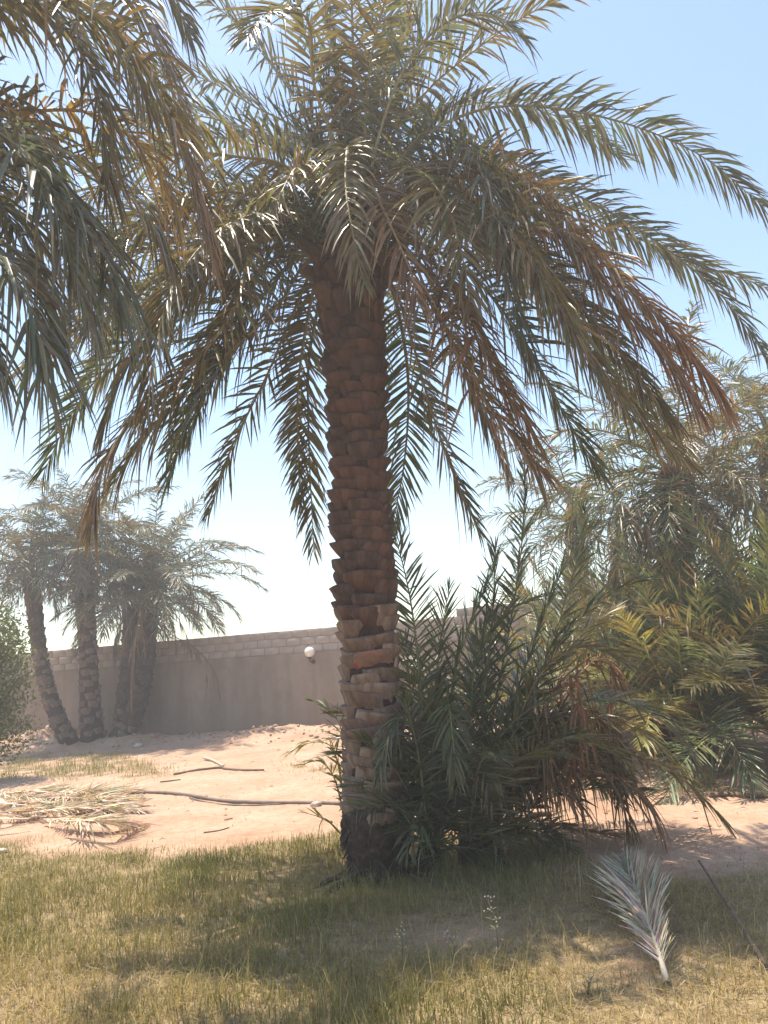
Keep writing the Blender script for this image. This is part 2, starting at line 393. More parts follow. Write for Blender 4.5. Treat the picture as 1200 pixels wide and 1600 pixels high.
def frond_meshes(path, L, lmax=0.42, step=0.03, width=0.022, droop=0.25, spread=1.0, dry=0.0, base_col=C_GREEN,
                 twist=0.0, rr=0.022, simple_=False, messy=0.12, start=0.14, dihedral=0.35, drycol=C_DRY, tipcol=None, H=None, flatbase=2.0, bcol=(0.24, 0.14, 0.07)):
    """path (k,3) in local coordinates -> rachis mesh, leaflet mesh"""
    k = len(path)
    T = nrm(np.gradient(path, axis=0))
    if H is None:
        h = path[-1] - path[0]; H = np.array((h[0], h[1], 0.0))
        if np.linalg.norm(H) < 0.05: H = np.array((0, 1.0, 0))
    S0 = nrm(np.cross(H, (0, 0, 1.0)))
    S = nrm(S0[None] - T * (T @ S0)[:, None]); N = np.cross(S, T)
    ct, st = math.cos(twist), math.sin(twist)
    tw = np.linspace(0.3, 1.0, k)[:, None] * twist
    S, N = S * np.cos(tw) + N * np.sin(tw), N * np.cos(tw) - S * np.sin(tw)
    # rachis
    s = np.linspace(0, 1, k)
    rad = rr * (0.12 + 0.88 * (1 - s) ** 0.9) * (1 + flatbase * np.exp(-(s / 0.05) ** 1.3))
    a = np.linspace(0, 2 * np.pi, 6, endpoint=False)
    V = path[:, None] + S[:, None] * (np.cos(a)[None, :, None] * rad[:, None, None]) + N[:, None] * (np.sin(a)[None, :, None] * rad[:, None, None] * 0.6)
    i, j = np.meshgrid(np.arange(k - 1), np.arange(6), indexing='ij')
    q = np.stack([i * 6 + j, i * 6 + (j + 1) % 6, (i + 1) * 6 + (j + 1) % 6, (i + 1) * 6 + j], -1).reshape(-1, 4)
    rc = base_col * 1.25 + np.array((0.05, 0.035, 0.0))
    rc = rc * (1 - dry) + drycol * 1.2 * dry
    bc = np.array(bcol)
    w0 = np.exp(-(s / 0.10) ** 2)[:, None]
    rcol = np.repeat((rc[None] * (1 - w0) + bc[None] * w0), 6, 0)
    me_r = new_mesh('frond', V.reshape(-1, 3), None, q, rcol, True)
    # leaflets
    n = max(8, int(L * (1 - start) / step))
    u = np.concatenate([np.linspace(start, 0.995, n), np.linspace(start + 0.01, 0.99, n)])
    side = np.concatenate([np.ones(n), -np.ones(n)])
    u = np.clip(u + rng.normal(0, 0.5 / n, 2 * n) + 0.45 / n * np.sin(u * n * 0.8), start, 1)
    keep = rng.random(2 * n) > 0.05 + 0.25 * dry * 0.5
    u, side = u[keep], side[keep]; m = len(u)
    idx = u * (k - 1); i0 = np.clip(idx.astype(int), 0, k - 2); f = (idx - i0)[:, None]
    P = path[i0] * (1 - f) + path[i0 + 1] * f
    Tt, Ss, Nn = (nrm(A[i0] * (1 - f) + A[i0 + 1] * f) for A in (T, S, N))
    prof = np.interp(u, [0, 0.14, 0.3, 0.5, 0.75, 0.92, 1.0], [0.25, 0.45, 0.9, 1.0, 0.85, 0.6, 0.42])
    ln = lmax * prof * rng.normal(1, 0.08 + messy * 0.4, m)
    ang = np.interp(u, [0, 0.2, 0.6, 1.0], [1.15, 0.98, 0.78, 0.35]) * spread + rng.normal(0, messy, m)
    grp = np.sin(u * n * 1.57 + side) * 0.28
    el = dihedral + grp + rng.normal(0, messy * 1.4, m)
    d = Tt * np.cos(ang)[:, None] + (Ss * (side * np.cos(el))[:, None] + Nn * np.sin(el)[:, None]) * np.sin(ang)[:, None]
    d = nrm(d)
    nl = nrm(Nn + Ss * (side * -0.5 * np.sin(el))[:, None] + rng.normal(0, 0.35 + messy, (m, 3)))
    wv = nrm(np.cross(d, nl)); nl = np.cross(wv, d)
    dr = droop * (0.7 + 0.6 * rng.random(m)) * (1 + messy * rng.normal(0, 1, m))
    kink = rng.random(m) < 0.25 * dry + 0.03
    dr = np.where(kink, dr + 0.7 + 0.5 * rng.random(m), dr)
    ww = width * (0.75 + 0.5 * rng.random(m)) * np.interp(u, [0, 0.2, 0.5, 1], [0.55, 0.85, 1, 0.7])
    st_ = [0, 0.5, 1] if simple_ else [0, 0.33, 0.7, 1]
    prof_w = [0.55, 1.0, 0] if simple_ else [0.5, 1.0, 0.72, 0]
    g = np.array((0, 0, -1.0))
    Vs = []
    for t, pw in zip(st_, prof_w):
        c = P + d * (ln * (t - 0.25 * dr * t * t))[:, None] + g * (ln * dr * t * t)[:, None]
        if pw == 0:
            Vs.append(c[:, None])
        else:
            hw = (ww * pw * 0.5)[:, None]
            fold = nl * hw * 0.55
            Vs.append(np.stack([c - wv * hw + fold, c, c + wv * hw + fold], 1))
    V = np.concatenate(Vs, 1); nv = V.shape[1]
    b0 = (np.arange(m) * nv)[:, None]
    quads, tris = [], []
    for r_ in range(len(st_) - 2):
        o = r_ * 3
        quads += [[o, o + 1, o + 4, o + 3], [o + 1, o + 2, o + 5, o + 4]]
    o = (len(st_) - 2) * 3
    tris += [[o, o + 1, o + 3], [o + 1, o + 2, o + 3]]
    Q = (b0[:, None] + np.array(quads)[None]).reshape(-1, 4)
    Tq = (b0[:, None] + np.array(tris)[None]).reshape(-1, 3)
    isdry = rng.random(m) < dry
    cb = base_col[None] * (0.75 + 0.5 * rng.random((m, 1))) * (1 + 0.10 * rng.normal(size=(m, 3)))
    cd = (drycol[None] * (1 - rng.random((m, 1)) * 0.5) + C_STRAW[None] * 0.35 * rng.random((m, 1)))
    c = np.where(isdry[:, None], cd, cb)
    if tipcol is not None:
        tt = smooth(0.55, 1.0, u)[:, None] * 0.8
        c = c * (1 - tt) + tipcol[None] * tt
    cv = np.repeat(c[:, None], nv, 1)
    tipdry = (rng.random(m) < 0.35)[:, None]
    cv[:, -1] = np.where(tipdry, C_DRY[None], cv[:, -1])
    me_l = new_mesh('leaflets', V.reshape(-1, 3), Tq, Q, np.clip(cv.reshape(-1, 3), 0.004, 0.8))
    return me_r, me_l

def add_frond(root, pts_world, n=26, name='frond', material=None, label=None, **kw):
    o = np.array(root.location)
    path, L = spline(np.asarray(pts_world) - o, n)
    mr, ml = frond_meshes(path, L, **kw)
    fr = obj(name, mr, M['rachis'], root)
    lf = obj('leaflets', ml, material or M['leaf'], fr)
    lf['kind'] = 'stuff'
    if label: fr['label'] = label
    return fr

def auto_frond(base, az, e0, L, bend, p=1.35, side=0.0):
    """points of a frond that leaves base at elevation e0 and bends over by 'bend' radians"""
    pts = [np.array(base, float)]
    N_ = 7
    for k_ in range(N_):
        s = (k_ + 0.5) / N_
        e = e0 - bend * s ** p
        a = az + side * s
        pts.append(pts[-1] + (L / N_) * np.array((math.cos(e) * math.cos(a), math.cos(e) * math.sin(a), math.sin(e))))
    return pts

# ------------------------------------------------------------------ leaf bases on the trunks
def boot_mesh(name, w, h, p, cut=0.05, wedge=0.8, seed=0, Rt=0.22):
    """one pruned leaf base: flush below, standing proud above, cut off flat on top"""
    r = random.Random(seed)
    us = [-1, -0.8, -0.28, 0.25, 0.8, 1]
    rows = [(0.0, -0.012, wedge), (0.3, 0.42, wedge * 0.55 + 0.45), (0.72, 0.86, 1.0), (0.96, 1.0, 0.97), (1.0, 0.93, 0.92)]
    V = []
    tilt = r.uniform(-0.12, 0.12)
    for z, y, wf in rows:
        for u in us:
            x = u * w * 0.5 * wf * (1 + r.uniform(-0.05, 0.05))
            yy = y * p * (1 - 0.55 * abs(u) ** 4) - x * x / (2 * Rt) * 0.85 + r.uniform(-0.006, 0.006)
            zz = z * h + tilt * x * (z > 0.5) + r.uniform(-0.005, 0.005) - (0.10 * h * abs(u) ** 3 if z > 0.5 else 0)
            V.append((x, yy, zz))
    for u in us:                                  # cut face runs back into the trunk
        x = u * w * 0.46
        V.append((x, -0.06 - x * x / (2 * Rt), h * (1 - cut) + r.uniform(-0.004, 0.004)))
    n = len(us); q = []
    for a in range(len(rows)):
        for b in range(n - 1):
            q.append((a * n + b, a * n + b + 1, (a + 1) * n + b + 1, (a + 1) * n + b))
    # sides
    L0 = len(V)
    for z, y, wf in rows:
        for sgn in (-1, 1):
            V.append((sgn * w * 0.5 * wf * 0.98, -0.07 - (w * 0.5) ** 2 / (2 * Rt), z * h))
    for a in range(len(rows) - 1):
        q.append((a * n, (a + 1) * n, L0 + (a + 1) * 2, L0 + a * 2))
        q.append((a * n + n - 1, L0 + a * 2 + 1, L0 + (a + 1) * 2 + 1, (a + 1) * n + n - 1))
    me = new_mesh(name, V, None, q)
    return me
def boot_variants(prefix, w, h, p, mats, count=5, **kw):
    out = []
    for k_ in range(count):
        for m_ in mats:
            r = random.Random(k_ * 7 + len(out))
            me = boot_mesh(prefix, w * r.uniform(0.85, 1.12), h * r.uniform(0.88, 1.15), p * r.uniform(0.8, 1.2), seed=k_ * 31 + len(out), **kw)
            me.materials.append(m_)
            out.append(me)
    return out

def trunk(root, path, radii, material, name='trunk', jitter=0.03, n=20, ms=None):
    V, t, q = tube(np.asarray(path) - np.array(root.location), radii, n, 1.0, True, jitter)
    return obj(name, new_mesh(name, V, t, q, None, True), material, root)

def put_boots(root, parent, path, radii, count, variants_at, s0=0.0, s1=1.0, name='leaf_base', golden=2.39996, tilt=0.0, cull=False):
    P = np.asarray(path) - np.array(root.location); k = len(P)
    L = np.concatenate([[0], np.cumsum(np.linalg.norm(np.diff(P, axis=0), axis=1))]); L /= L[-1]
    T = nrm(np.gradient(P, axis=0))
    for c in range(count):
        s = s0 + (s1 - s0) * (c + 0.5) / count
        s = min(max(s + random.gauss(0, 1.1) / count, 0), 1)
        th = c * golden + random.gauss(0, 0.13)
        pc = np.array([np.interp(s, L, P[:, a]) for a in range(3)]); tc = nrm(np.array([np.interp(s, L, T[:, a]) for a in range(3)]))
        r = float(np.interp(s, L, radii))
        out = np.array((math.cos(th), math.sin(th), 0)); out = nrm(out - tc * (tc @ out))
        xa = np.cross(out, tc)
        tl = tilt + random.uniform(-0.05, 0.05); roll = random.gauss(0, 0.11)
        z_ = nrm(tc * math.cos(tl) + out * math.sin(tl)); y_ = np.cross(z_, xa)
        x2 = xa * math.cos(roll) + z_ * math.sin(roll); z2 = np.cross(x2, y_)
        mtx = Matrix(((x2[0], y_[0], z2[0], 0), (x2[1], y_[1], z2[1], 0), (x2[2], y_[2], z2[2], 0), (0, 0, 0, 1)))
        vs_ = variants_at(s)
        me = vs_[random.randrange(len(vs_))]
        o = bpy.data.objects.new(name, me); col.objects.link(o)
        o.parent = parent
        sc_ = random.uniform(0.86, 1.12)
        o.matrix_local = Matrix.Translation(pc + out * (r - 0.012)) @ mtx @ Matrix.Diagonal((sc_, sc_, sc_, 1))

# ------------------------------------------------------------------ the wall
def cuboid(name, sx, sy, sz, bevel=0.0, jit=0.0, seed=0):
    r = random.Random(seed)
    b = bevel
    V, q, t = [], [], []
    # octagonal-ish chamfer on the viewer's face only
    xs = (-sx / 2, sx / 2); zs = (0, sz)
    V = [(xs[0], 0, zs[0]), (xs[1], 0, zs[0]), (xs[1], 0, zs[1]), (xs[0], 0, zs[1]),
         (xs[0], -sy + b, zs[0]), (xs[1], -sy + b, zs[0]), (xs[1], -sy + b, zs[1]), (xs[0], -sy + b, zs[1]),
         (xs[0] + b, -sy, zs[0] + b), (xs[1] - b, -sy, zs[0] + b), (xs[1] - b, -sy, zs[1] - b), (xs[0] + b, -sy, zs[1] - b)]
    V = [(x + r.uniform(-jit, jit), y + r.uniform(-jit, jit), z + r.uniform(-jit, jit)) for x, y, z in V]
    q = [(3, 2, 1, 0)]
    for a in range(4):
        c = (a + 1) % 4
        q.append((a, c, 4 + c, 4 + a)); q.append((4 + a, 4 + c, 8 + c, 8 + a))
    q.append((8, 9, 10, 11))
    return new_mesh(name, V, None, q)
wall_ang = math.atan2(wu[1], wu[0])
wl0, wl1 = -17.0, 15.0                       # along the wall, measured from point B
WZ = 1.5 - 0.42 + 0.0
wall = thing('boundary_wall', 'long plastered boundary wall topped with bare grey concrete block courses', 'wall', (WALL_B[0], WALL_B[1], 0))
wall.rotation_euler = (0, 0, wall_ang)
H_PL, CH, BL = 2.0, 0.2, 0.4
def grid_panel(name, x0, x1, z0, z1, y, thick, wav=0.006, step=0.25):
    xs = np.arange(x0, x1 + 1e-6, step); zs = np.linspace(z0, z1, max(2, int((z1 - z0) / step)))
    Xg, Zg = np.meshgrid(xs, zs)
    Yg = y + wav * vnoise(Xg, Zg, 0.6, 2.2) * 2
    nz_, nx_ = Xg.shape
    V = np.stack([Xg, Yg, Zg], -1).reshape(-1, 3)
    i, j = np.meshgrid(np.arange(nz_ - 1), np.arange(nx_ - 1), indexing='ij')
    q = np.stack([i * nx_ + j, i * nx_ + j + 1, (i + 1) * nx_ + j + 1, (i + 1) * nx_ + j], -1).reshape(-1, 4)
    nb = len(V)
    V2 = V.copy(); V2[:, 1] = y + thick
    q2 = q[:, ::-1] + nb
    tp = (nz_ - 1) * nx_ + np.arange(nx_ - 1)
    q3 = np.stack([tp, tp + 1, tp + 1 + nb, tp + nb], -1)
    return new_mesh(name, np.vstack([V, V2]), None, np.vstack([q, q2, q3]), None, True)
pl = obj('plaster_face', grid_panel('plaster_face', wl0, wl1, -0.4, H_PL, 0.0, 0.24), M['plaster'], wall)
pl.data.set_sharp_from_angle(angle=R(40))
ft = obj('footing', cuboid('footing', wl1 - wl0, 0.06, 0.52, 0.02), M['footing'], wall, ((wl0 + wl1) / 2, 0.02, -0.35))
core = obj('mortar_core', cuboid('mortar_core', wl1 - wl0, 0.17, 3 * CH - 0.012, 0.003), M['mortar'], wall, ((wl0 + wl1) / 2, 0.212, H_PL - 0.002))
STEP_X = 3.1
core2 = obj('mortar_core', cuboid('mortar_core', wl1 - STEP_X, 0.17, CH - 0.01, 0.003), M['mortar'], wall, ((STEP_X + wl1) / 2, 0.212, H_PL + 3 * CH - 0.012))
blocks = [cuboid('block', BL - 0.014, 0.195, CH - 0.013, 0.008, 0.003, s_) for s_ in range(6)]
for me in blocks: me.materials.append(M['block'])
bx0, bx1 = -15.0, 8.0
for c in range(4):
    x = bx0 + (BL / 2 if c % 2 else 0)
    while x < bx1:
        if c < 3 or x - BL / 2 > STEP_X - 0.05:
            o = obj('block', blocks[random.randrange(6)], None, wall, (x, 0.222 + random.uniform(-0.006, 0.004), H_PL + c * CH + 0.004 + random.uniform(-0.002, 0.002)))
            o.rotation_euler = (0, 0, random.uniform(-0.008, 0.008))
        x += BL

# globe lamp on the wall
lp = at(479, 1019, 20.0)
lamp_s = float((lp[0] - WALL_B[0]) * wu[0] + (lp[1] - WALL_B[1]) * wu[1])
lb = np.array((WALL_B[0], WALL_B[1])) + wu * lamp_s + wn_ * 0.17
lamp = thing('wall_lamp', 'white globe lamp on a short dark bracket fixed to the wall', 'lamp', (lb[0], lb[1], lp[2]))
lamp.rotation_euler = (0, 0, wall_ang)
th_ = np.linspace(0, np.pi, 15); ph_ = np.linspace(0, 2 * np.pi, 25)[:-1]
TH, PH = np.meshgrid(th_, ph_, indexing='ij')
gr = 0.132 * (1 - 0.05 * np.exp(-((TH - np.pi) / 0.5) ** 2))
V = np.stack([gr * np.sin(TH) * np.cos(PH), gr * np.sin(TH) * np.sin(PH), gr * np.cos(TH)], -1).reshape(-1, 3)
i, j = np.meshgrid(np.arange(14), np.arange(24), indexing='ij')
q = np.stack([i * 24 + j, (i + 1) * 24 + j, (i + 1) * 24 + (j + 1) % 24, i * 24 + (j + 1) % 24], -1).reshape(-1, 4)
obj('globe', new_mesh('globe', V, None, q, None, True), M['opal'], lamp)
V, t, q = tube([(0, 0, -0.17), (0, 0, -0.12)], [0.045, 0.06], 12); obj('collar', new_mesh('collar', V, t, q), M['metal'], lamp)
V, t, q = tube(spline([(0, 0, -0.16), (0, 0.0, -0.22), (0.02, 0.07, -0.25), (0.03, 0.18, -0.24)], 10)[0], 0.017, 8); obj('arm', new_mesh('arm', V, t, q), M['metal'], lamp)
V, t, q = tube([(0.03, 0.145, -0.24), (0.03, 0.175, -0.24)], [0.05, 0.055], 12); obj('wall_plate', new_mesh('wall_plate', V, t, q), M['metal'], lamp)

# ------------------------------------------------------------------ the main palm
G0 = ground(592, 1374)
D0 = G0[1] + 0.12
MP = thing('date_palm', 'big date palm with thick scaly trunk and full drooping crown, standing in the grass', 'palm tree', (G0[0], D0, hz(G0[0], D0)))
tp_px = [(590, 1385, 47), (589, 1362, 43), (588, 1330, 49), (588, 1295, 49), (586, 1250, 43), (584, 1180, 41), (582, 1100, 42), (579, 1020, 41), (573, 950, 37), (567, 860, 36), (563, 760, 37), (559, 660, 39), (555, 580, 41), (551, 520, 44), (549, 470, 48), (549, 430, 52), (551, 390, 50), (554, 345, 42), (557, 300, 30)]
tp = np.array([at(x, y, D0) for x, y, r in tp_px]); tr = np.array([r * m_per_px(p) for (x, y, r), p in zip(tp_px, tp)])
tp[0][2] = -0.15
tk = trunk(MP, tp[2:], tr[2:] * 0.97, M['bark'], jitter=0.03)
# root mass at the foot
zs_ = np.linspace(-0.15, 0.60, 30); as_ = np.linspace(0, 2 * np.pi, 49)[:-1]
ZZ, AA = np.meshgrid(zs_, as_, indexing='ij')
RR = np.interp(ZZ, [-0.15, 0.02, 0.14, 0.28, 0.42, 0.6], [0.25, 0.225, 0.235, 0.262, 0.245, 0.19])
RR = RR * (1 + 0.13 * vnoise(np.cos(AA) * 1.0 + ZZ * 0.3, np.sin(AA) * 1.0 + ZZ * 2.2, 2.6, 3.3) + 0.10 * vnoise(np.cos(AA) * 2 + ZZ, np.sin(AA) * 2 + ZZ * 6, 3.5, 8.8) + 0.03 * rng.normal(size=ZZ.shape))
V = np.stack([RR * np.cos(AA), RR * np.sin(AA), ZZ], -1).reshape(-1, 3)
i, j = np.meshgrid(np.arange(29), np.arange(48), indexing='ij')
q = np.stack([i * 48 + j, i * 48 + (j + 1) % 48, (i + 1) * 48 + (j + 1) % 48, (i + 1) * 48 + j], -1).reshape(-1, 4)
obj('root_mass', new_mesh('root_mass', V, None, q), M['root'], MP)
for k_ in range(110):                                     # cut aerial roots that roughen the root mass
    th = random.uniform(0, 6.283); z = random.uniform(0.05, 0.50)
    rad_ = float(np.interp(z, [0, 0.12, 0.3, 0.5], [0.235, 0.225, 0.262, 0.235]))
    p0 = np.array((math.cos(th) * (rad_ - 0.03), math.sin(th) * (rad_ - 0.03), z)); p1 = np.array((math.cos(th) * (rad_ + random.uniform(0.01, 0.03)), math.sin(th) * (rad_ + 0.02), z - random.uniform(0.03, 0.09)))
    V, t, q = tube(np.array([p0, (p0 + p1) / 2 + (0, 0, 0.01), p1]), [0.012, 0.009, 0.004], 5); obj('root', new_mesh('root', V, t, q), M['root'], MP)
for az_, ln_ in ((-2.3, 0.42), (-2.75, 0.30), (-1.6, 0.25), (-0.5, 0.3)):
    p = np.array([(math.cos(az_) * r_, math.sin(az_) * r_, z_) for r_, z_ in ((0.15, 0.12), (0.25, 0.06), (0.25 + ln_ * 0.5, 0.03), (0.25 + ln_, -0.03))])
    V, t, q = tube(spline(p, 8)[0], np.linspace(0.05, 0.012, 8), 8, 0.6, True, 0.08); obj('root', new_mesh('root', V, t, q, None, True), M['root'], MP)
bv_low = boot_variants('leaf_base', 0.285, 0.125, 0.052, [M['boot_old'], M['boot_old'], M['boot_old2']], 6, wedge=0.93)
bv_red = boot_variants('leaf_base', 0.29, 0.15, 0.08, [M['boot_old2'], M['boot_dark2']], 3, wedge=0.6)
bv_mid = boot_variants('leaf_base', 0.30, 0.165, 0.088, [M['boot_dark'], M['boot_dark'], M['boot_dark2']], 4, wedge=0.62)
bv_up = boot_variants('leaf_base', 0.27, 0.14, 0.062, [M['boot_dark2'], M['boot_dark'], M['boot_dark2']], 4, wedge=0.7)
bv_top = boot_variants('leaf_base', 0.19, 0.20, 0.050, [M['boot_fresh'], M['boot_dark2']], 4, wedge=0.75)
def zone(s):
    y = 1295 - s * (1295 - 405)
    if y > 1012: return bv_low
    if y > 975: return bv_red
    if y > 800: return bv_mid
    if y > 555: return bv_up
    return bv_top
seg = tp[3:17]; sr = tr[3:17]
seg_s = np.concatenate([[0], np.cumsum(np.linalg.norm(np.diff(seg, axis=0), axis=1))]); seg_s /= seg_s[-1]
def z_of_s(s):
    p = np.array([np.interp(s, seg_s, seg[:, a]) for a in range(3)])[None]
    return float(project(p)[1][0])
def zone2(s):
    y = z_of_s(s)
    return bv_low if y > 1010 else bv_red if y > 975 else bv_mid if y > 790 else bv_up if y > 545 else bv_top
put_boots(MP, tk, seg, sr, 228, zone2, tilt=0.12)

# one leaf base carries a red paint stain
best, bd0 = None, 1e9
for o in [c for c in col.objects if c.parent == tk]:
    w = np.array(o.location) + np.array(MP.location)
    if w[1] > D0 - 0.1: continue
    x_, y_ = project(w[None]); dd_ = math.hypot(x_[0] - 567, y_[0] - 1052)
    if dd_ < bd0: best, bd0 = o, dd_
best.data = best.data.copy(); best.data.materials.clear(); best.data.materials.append(M['boot_red'])
best['label'] = 'leaf base with a red paint stain'
# crown: cut stubs, fibre, fronds, date bunches
CC = at(554, 350, D0)                                     # heart of the crown
loc0 = np.array(MP.location)
def stub_mesh(L, w, seed):
    r = random.Random(seed)
    ks = np.linspace(0, 1, 6)
    P = np.stack([0 * ks, 0.10 * L * ks ** 2, L * ks], 1)
    V, t, q = tube(P, np.interp(ks, [0, 0.4, 1], [w * 0.62, w * 0.45, w * 0.30]), 8, 0.45, True, 0.03)
    return new_mesh('cut_stub', V, t, q, None, True)
stubs = [stub_mesh(random.uniform(0.28, 0.5), random.uniform(0.13, 0.2), s_) for s_ in range(8)]
for k_, me in enumerate(stubs): me.materials.append(M['boot_fresh'] if k_ % 2 else M['boot_dark2'])
for k_ in range(46):
    th = k_ * 2.39996 + 0.4; f_ = k_ / 46
    base = at(550, 440 - 95 * f_, D0)
    out = np.array((math.cos(th), math.sin(th), 0)); lean = (0.75 - 0.4 * f_) * random.uniform(0.8, 1.2)
    z_ = nrm(np.array((0, 0, 1)) * math.cos(lean) + out * math.sin(lean)); x_ = nrm(np.cross(out, z_)); y_ = np.cross(z_, x_)
    o = bpy.data.objects.new('cut_stub', stubs[k_ % 8]); col.objects.link(o); o.parent = MP
    o.matrix_local = Matrix.Translation(base + out * (0.20 - 0.07 * f_) - loc0) @ Matrix(((x_[0], y_[0], z_[0], 0), (x_[1], y_[1], z_[1], 0), (x_[2], y_[2], z_[2], 0), (0, 0, 0, 1)))
# fibre: loose strands of sheath
def strands(root, name, base, count, length, spread, r=0.0022, material=None, down=1.0, out0=0.2):
    Vs, Qs, o = [], [], 0
    for k_ in range(count):
        th = random.uniform(0, 6.283); rr_ = out0 * random.uniform(0.85, 1.1)
        p0 = np.array((math.cos(th) * rr_, math.sin(th) * rr_, random.uniform(-spread, spread)))
        l = length * random.uniform(0.5, 1.3)
        d = np.array((math.cos(th + random.uniform(-1, 1)), math.sin(th + random.uniform(-1, 1)), 0)) * 0.35
        P = [p0, p0 + (d * 0.5 + (0, 0, 0.15)) * l * 0.5, p0 + (d + np.array((0, 0, -0.5 * down))) * l]
        V, t, q = tube(spline(P, 5)[0], [r, r, r * 0.8, r * 0.7, r * 0.4], 3, 1, False)
        Vs.append(V); Qs.append(q + o); o += len(V)
    ob = obj(name, new_mesh(name, np.vstack(Vs) + (np.asarray(base) - np.array(root.location)), None, np.vstack(Qs)), material or M['fibre'], root)
    ob['kind'] = 'stuff'
    return ob
strands(MP, 'sheath_fibre', at(551, 430, D0), 240, 0.16, 0.35, out0=0.24)
strands(MP, 'sheath_fibre', at(553, 360, D0), 160, 0.22, 0.2, out0=0.2)

def mf(pts, **kw):
    """a frond of the main palm through (x, y, distance beyond the trunk)"""
    W = [at(x, y, D0 + d) for x, y, d in pts]
    d = nrm(np.array((W[0][0] - CC[0], W[0][1] - CC[1], 0)))
    yb = kw.pop('yb', 385)
    b = at(553, yb, D0) + d * 0.10
    opts = dict(lmax=0.49, step=0.026, width=0.027, droop=0.22, messy=0.10, spread=1.28, dihedral=0.22, base_col=C_GREY * random.uniform(0.85, 1.1), twist=random.uniform(-0.35, 0.35), rr=0.024)
    if 'lmax' in kw: kw['lmax'] *= 1.2
    opts.update(kw)
    add_frond(MP, [b] + W, n=30, **opts)
OL = C_OLIVE
# upright and upper fronds
mf([(590, 235, 0.25), (640, 120, 0.5), (735, 5, 0.75), (850, -90, 0.9)], yb=350, lmax=0.40)
mf([(600, 240, 0.1), (660, 150, 0.0), (740, 80, -0.1), (830, 20, -0.2), (930, -20, -0.3)], yb=350, base_col=OL, lmax=0.40)
mf([(575, 220, 0.3), (592, 100, 0.6), (605, -30, 0.9), (600, -160, 1.0)], yb=345, base_col=C_GREEN)
mf([(553, 210, -0.05), (552, 90, -0.25), (548, -20, -0.6), (540, -110, -1.1)], yb=345, base_col=OL)
mf([(565, 215, 0.2), (625, 80, 0.35), (690, -60, 0.5), (760, -150, 0.5)], yb=345)
mf([(530, 215, 0.15), (495, 110, 0.2), (455, 10, 0.2), (400, -70, 0.1)], yb=345, base_col=C_GREEN)
mf([(520, 220, -0.1), (490, 130, -0.3), (480, 30, -0.7), (420, 20, -1.1), (385, 60, -1.35)], yb=345, base_col=OL)
mf([(500, 220, 0.2), (430, 110, 0.3), (350, 20, 0.3), (260, -30, 0.2)], yb=350)
mf([(485, 222, 0.3), (395, 165, 0.5), (310, 120, 0.6), (225, 105, 0.7)], yb=355, lmax=0.34)
mf([(470, 240, 0.1), (380, 200, 0.15), (300, 180, 0.2), (210, 190, 0.2), (150, 230, 0.2)], yb=360, lmax=0.36)
mf([(465, 255, 0.5), (390, 225, 0.8), (310, 215, 1.0), (220, 250, 1.2)], yb=360, lmax=0.38)
mf([(455, 265, -0.1), (370, 245, -0.3), (280, 240, -0.5), (180, 270, -0.7), (120, 330, -0.8)], yb=365, base_col=OL)
mf([(440, 300, 0.4), (350, 297, 0.7), (260, 310, 0.9), (170, 350, 1.0), (110, 420, 1.1)], yb=370, base_col=C_GREY)
mf([(430, 320, 0.1), (330, 325, 0.2), (230, 345, 0.2), (150, 400, 0.2)], yb=375, base_col=OL, lmax=0.42)
# left, drooping
mf([(455, 385, -0.1), (400, 393, -0.25), (300, 415, -0.5), (190, 470, -0.7), (90, 540, -0.8), (0, 600, -0.85)], yb=405, droop=0.45, base_col=OL * 0.9, dry=0.08)
mf([(460, 330, -0.25), (415, 320, -0.55), (392, 370, -0.8), (372, 470, -1.0), (310, 560, -1.1), (225, 640, -1.15), (165, 720, -1.15), (142, 830, -1.15)], yb=390, base_col=OL, dry=0.10, tipcol=C_DRY * 0.9, droop=0.4, rr=0.032)
mf([(440, 365, 0.0), (380, 395, -0.05), (320, 435, -0.1), (240, 495, -0.15), (165, 575, -0.2), (110, 650, -0.2), (70, 735, -0.2)], yb=395, base_col=C_GREEN * 1.05, droop=0.2, messy=0.07, twist=-0.3)
mf([(450, 395, -0.2), (400, 440, -0.4), (350, 560, -0.55), (300, 645, -0.6), (263, 755, -0.6)], yb=410, base_col=C_GREEN, messy=0.08, droop=0.22)
mf([(480, 410, -0.1), (440, 470, -0.3), (380, 530, -0.5), (300, 600, -0.7), (215, 700, -0.8), (170, 770, -0.8)], yb=415, base_col=OL * 0.9, droop=0.4)
mf([(490, 425, 0.3), (462, 480, 0.45), (420, 580, 0.55), (360, 705, 0.6), (325, 805, 0.6)], yb=420, base_col=OL * 0.85, messy=0.08, droop=0.2, lmax=0.36)
mf([(505, 430, 0.5), (497, 480, 0.7), (482, 570, 0.85), (483, 700, 0.95), (490, 860, 0.95)], yb=420, base_col=OL * 0.8, lmax=0.33, messy=0.08, droop=0.2)
mf([(500, 430, 0.35), (480, 500, 0.6), (465, 620, 0.8), (468, 790, 0.9)], yb=420, base_col=OL * 0.9, lmax=0.30, messy=0.1, droop=0.25)
mf([(430, 410, 0.4), (390, 440, 0.6), (330, 520, 0.7), (290, 640, 0.8), (260, 720, 0.8)], yb=400, base_col=C_GREEN, lmax=0.38)
mf([(445, 340, 0.7), (360, 360, 1.1), (270, 420, 1.4), (190, 510, 1.5), (130, 600, 1.5)], yb=390, base_col=C_GREY)
mf([(450, 350, 0.2), (370, 345, 0.35), (280, 370, 0.45), (180, 430, 0.5), (100, 520, 0.5)], yb=385, base_col=OL, droop=0.4)
mf([(450, 375, -0.3), (390, 375, -0.6), (320, 420, -0.85), (250, 500, -1.0), (190, 590, -1.05), (160, 680, -1.05)], yb=400, base_col=OL * 0.95, droop=0.45, dry=0.06)
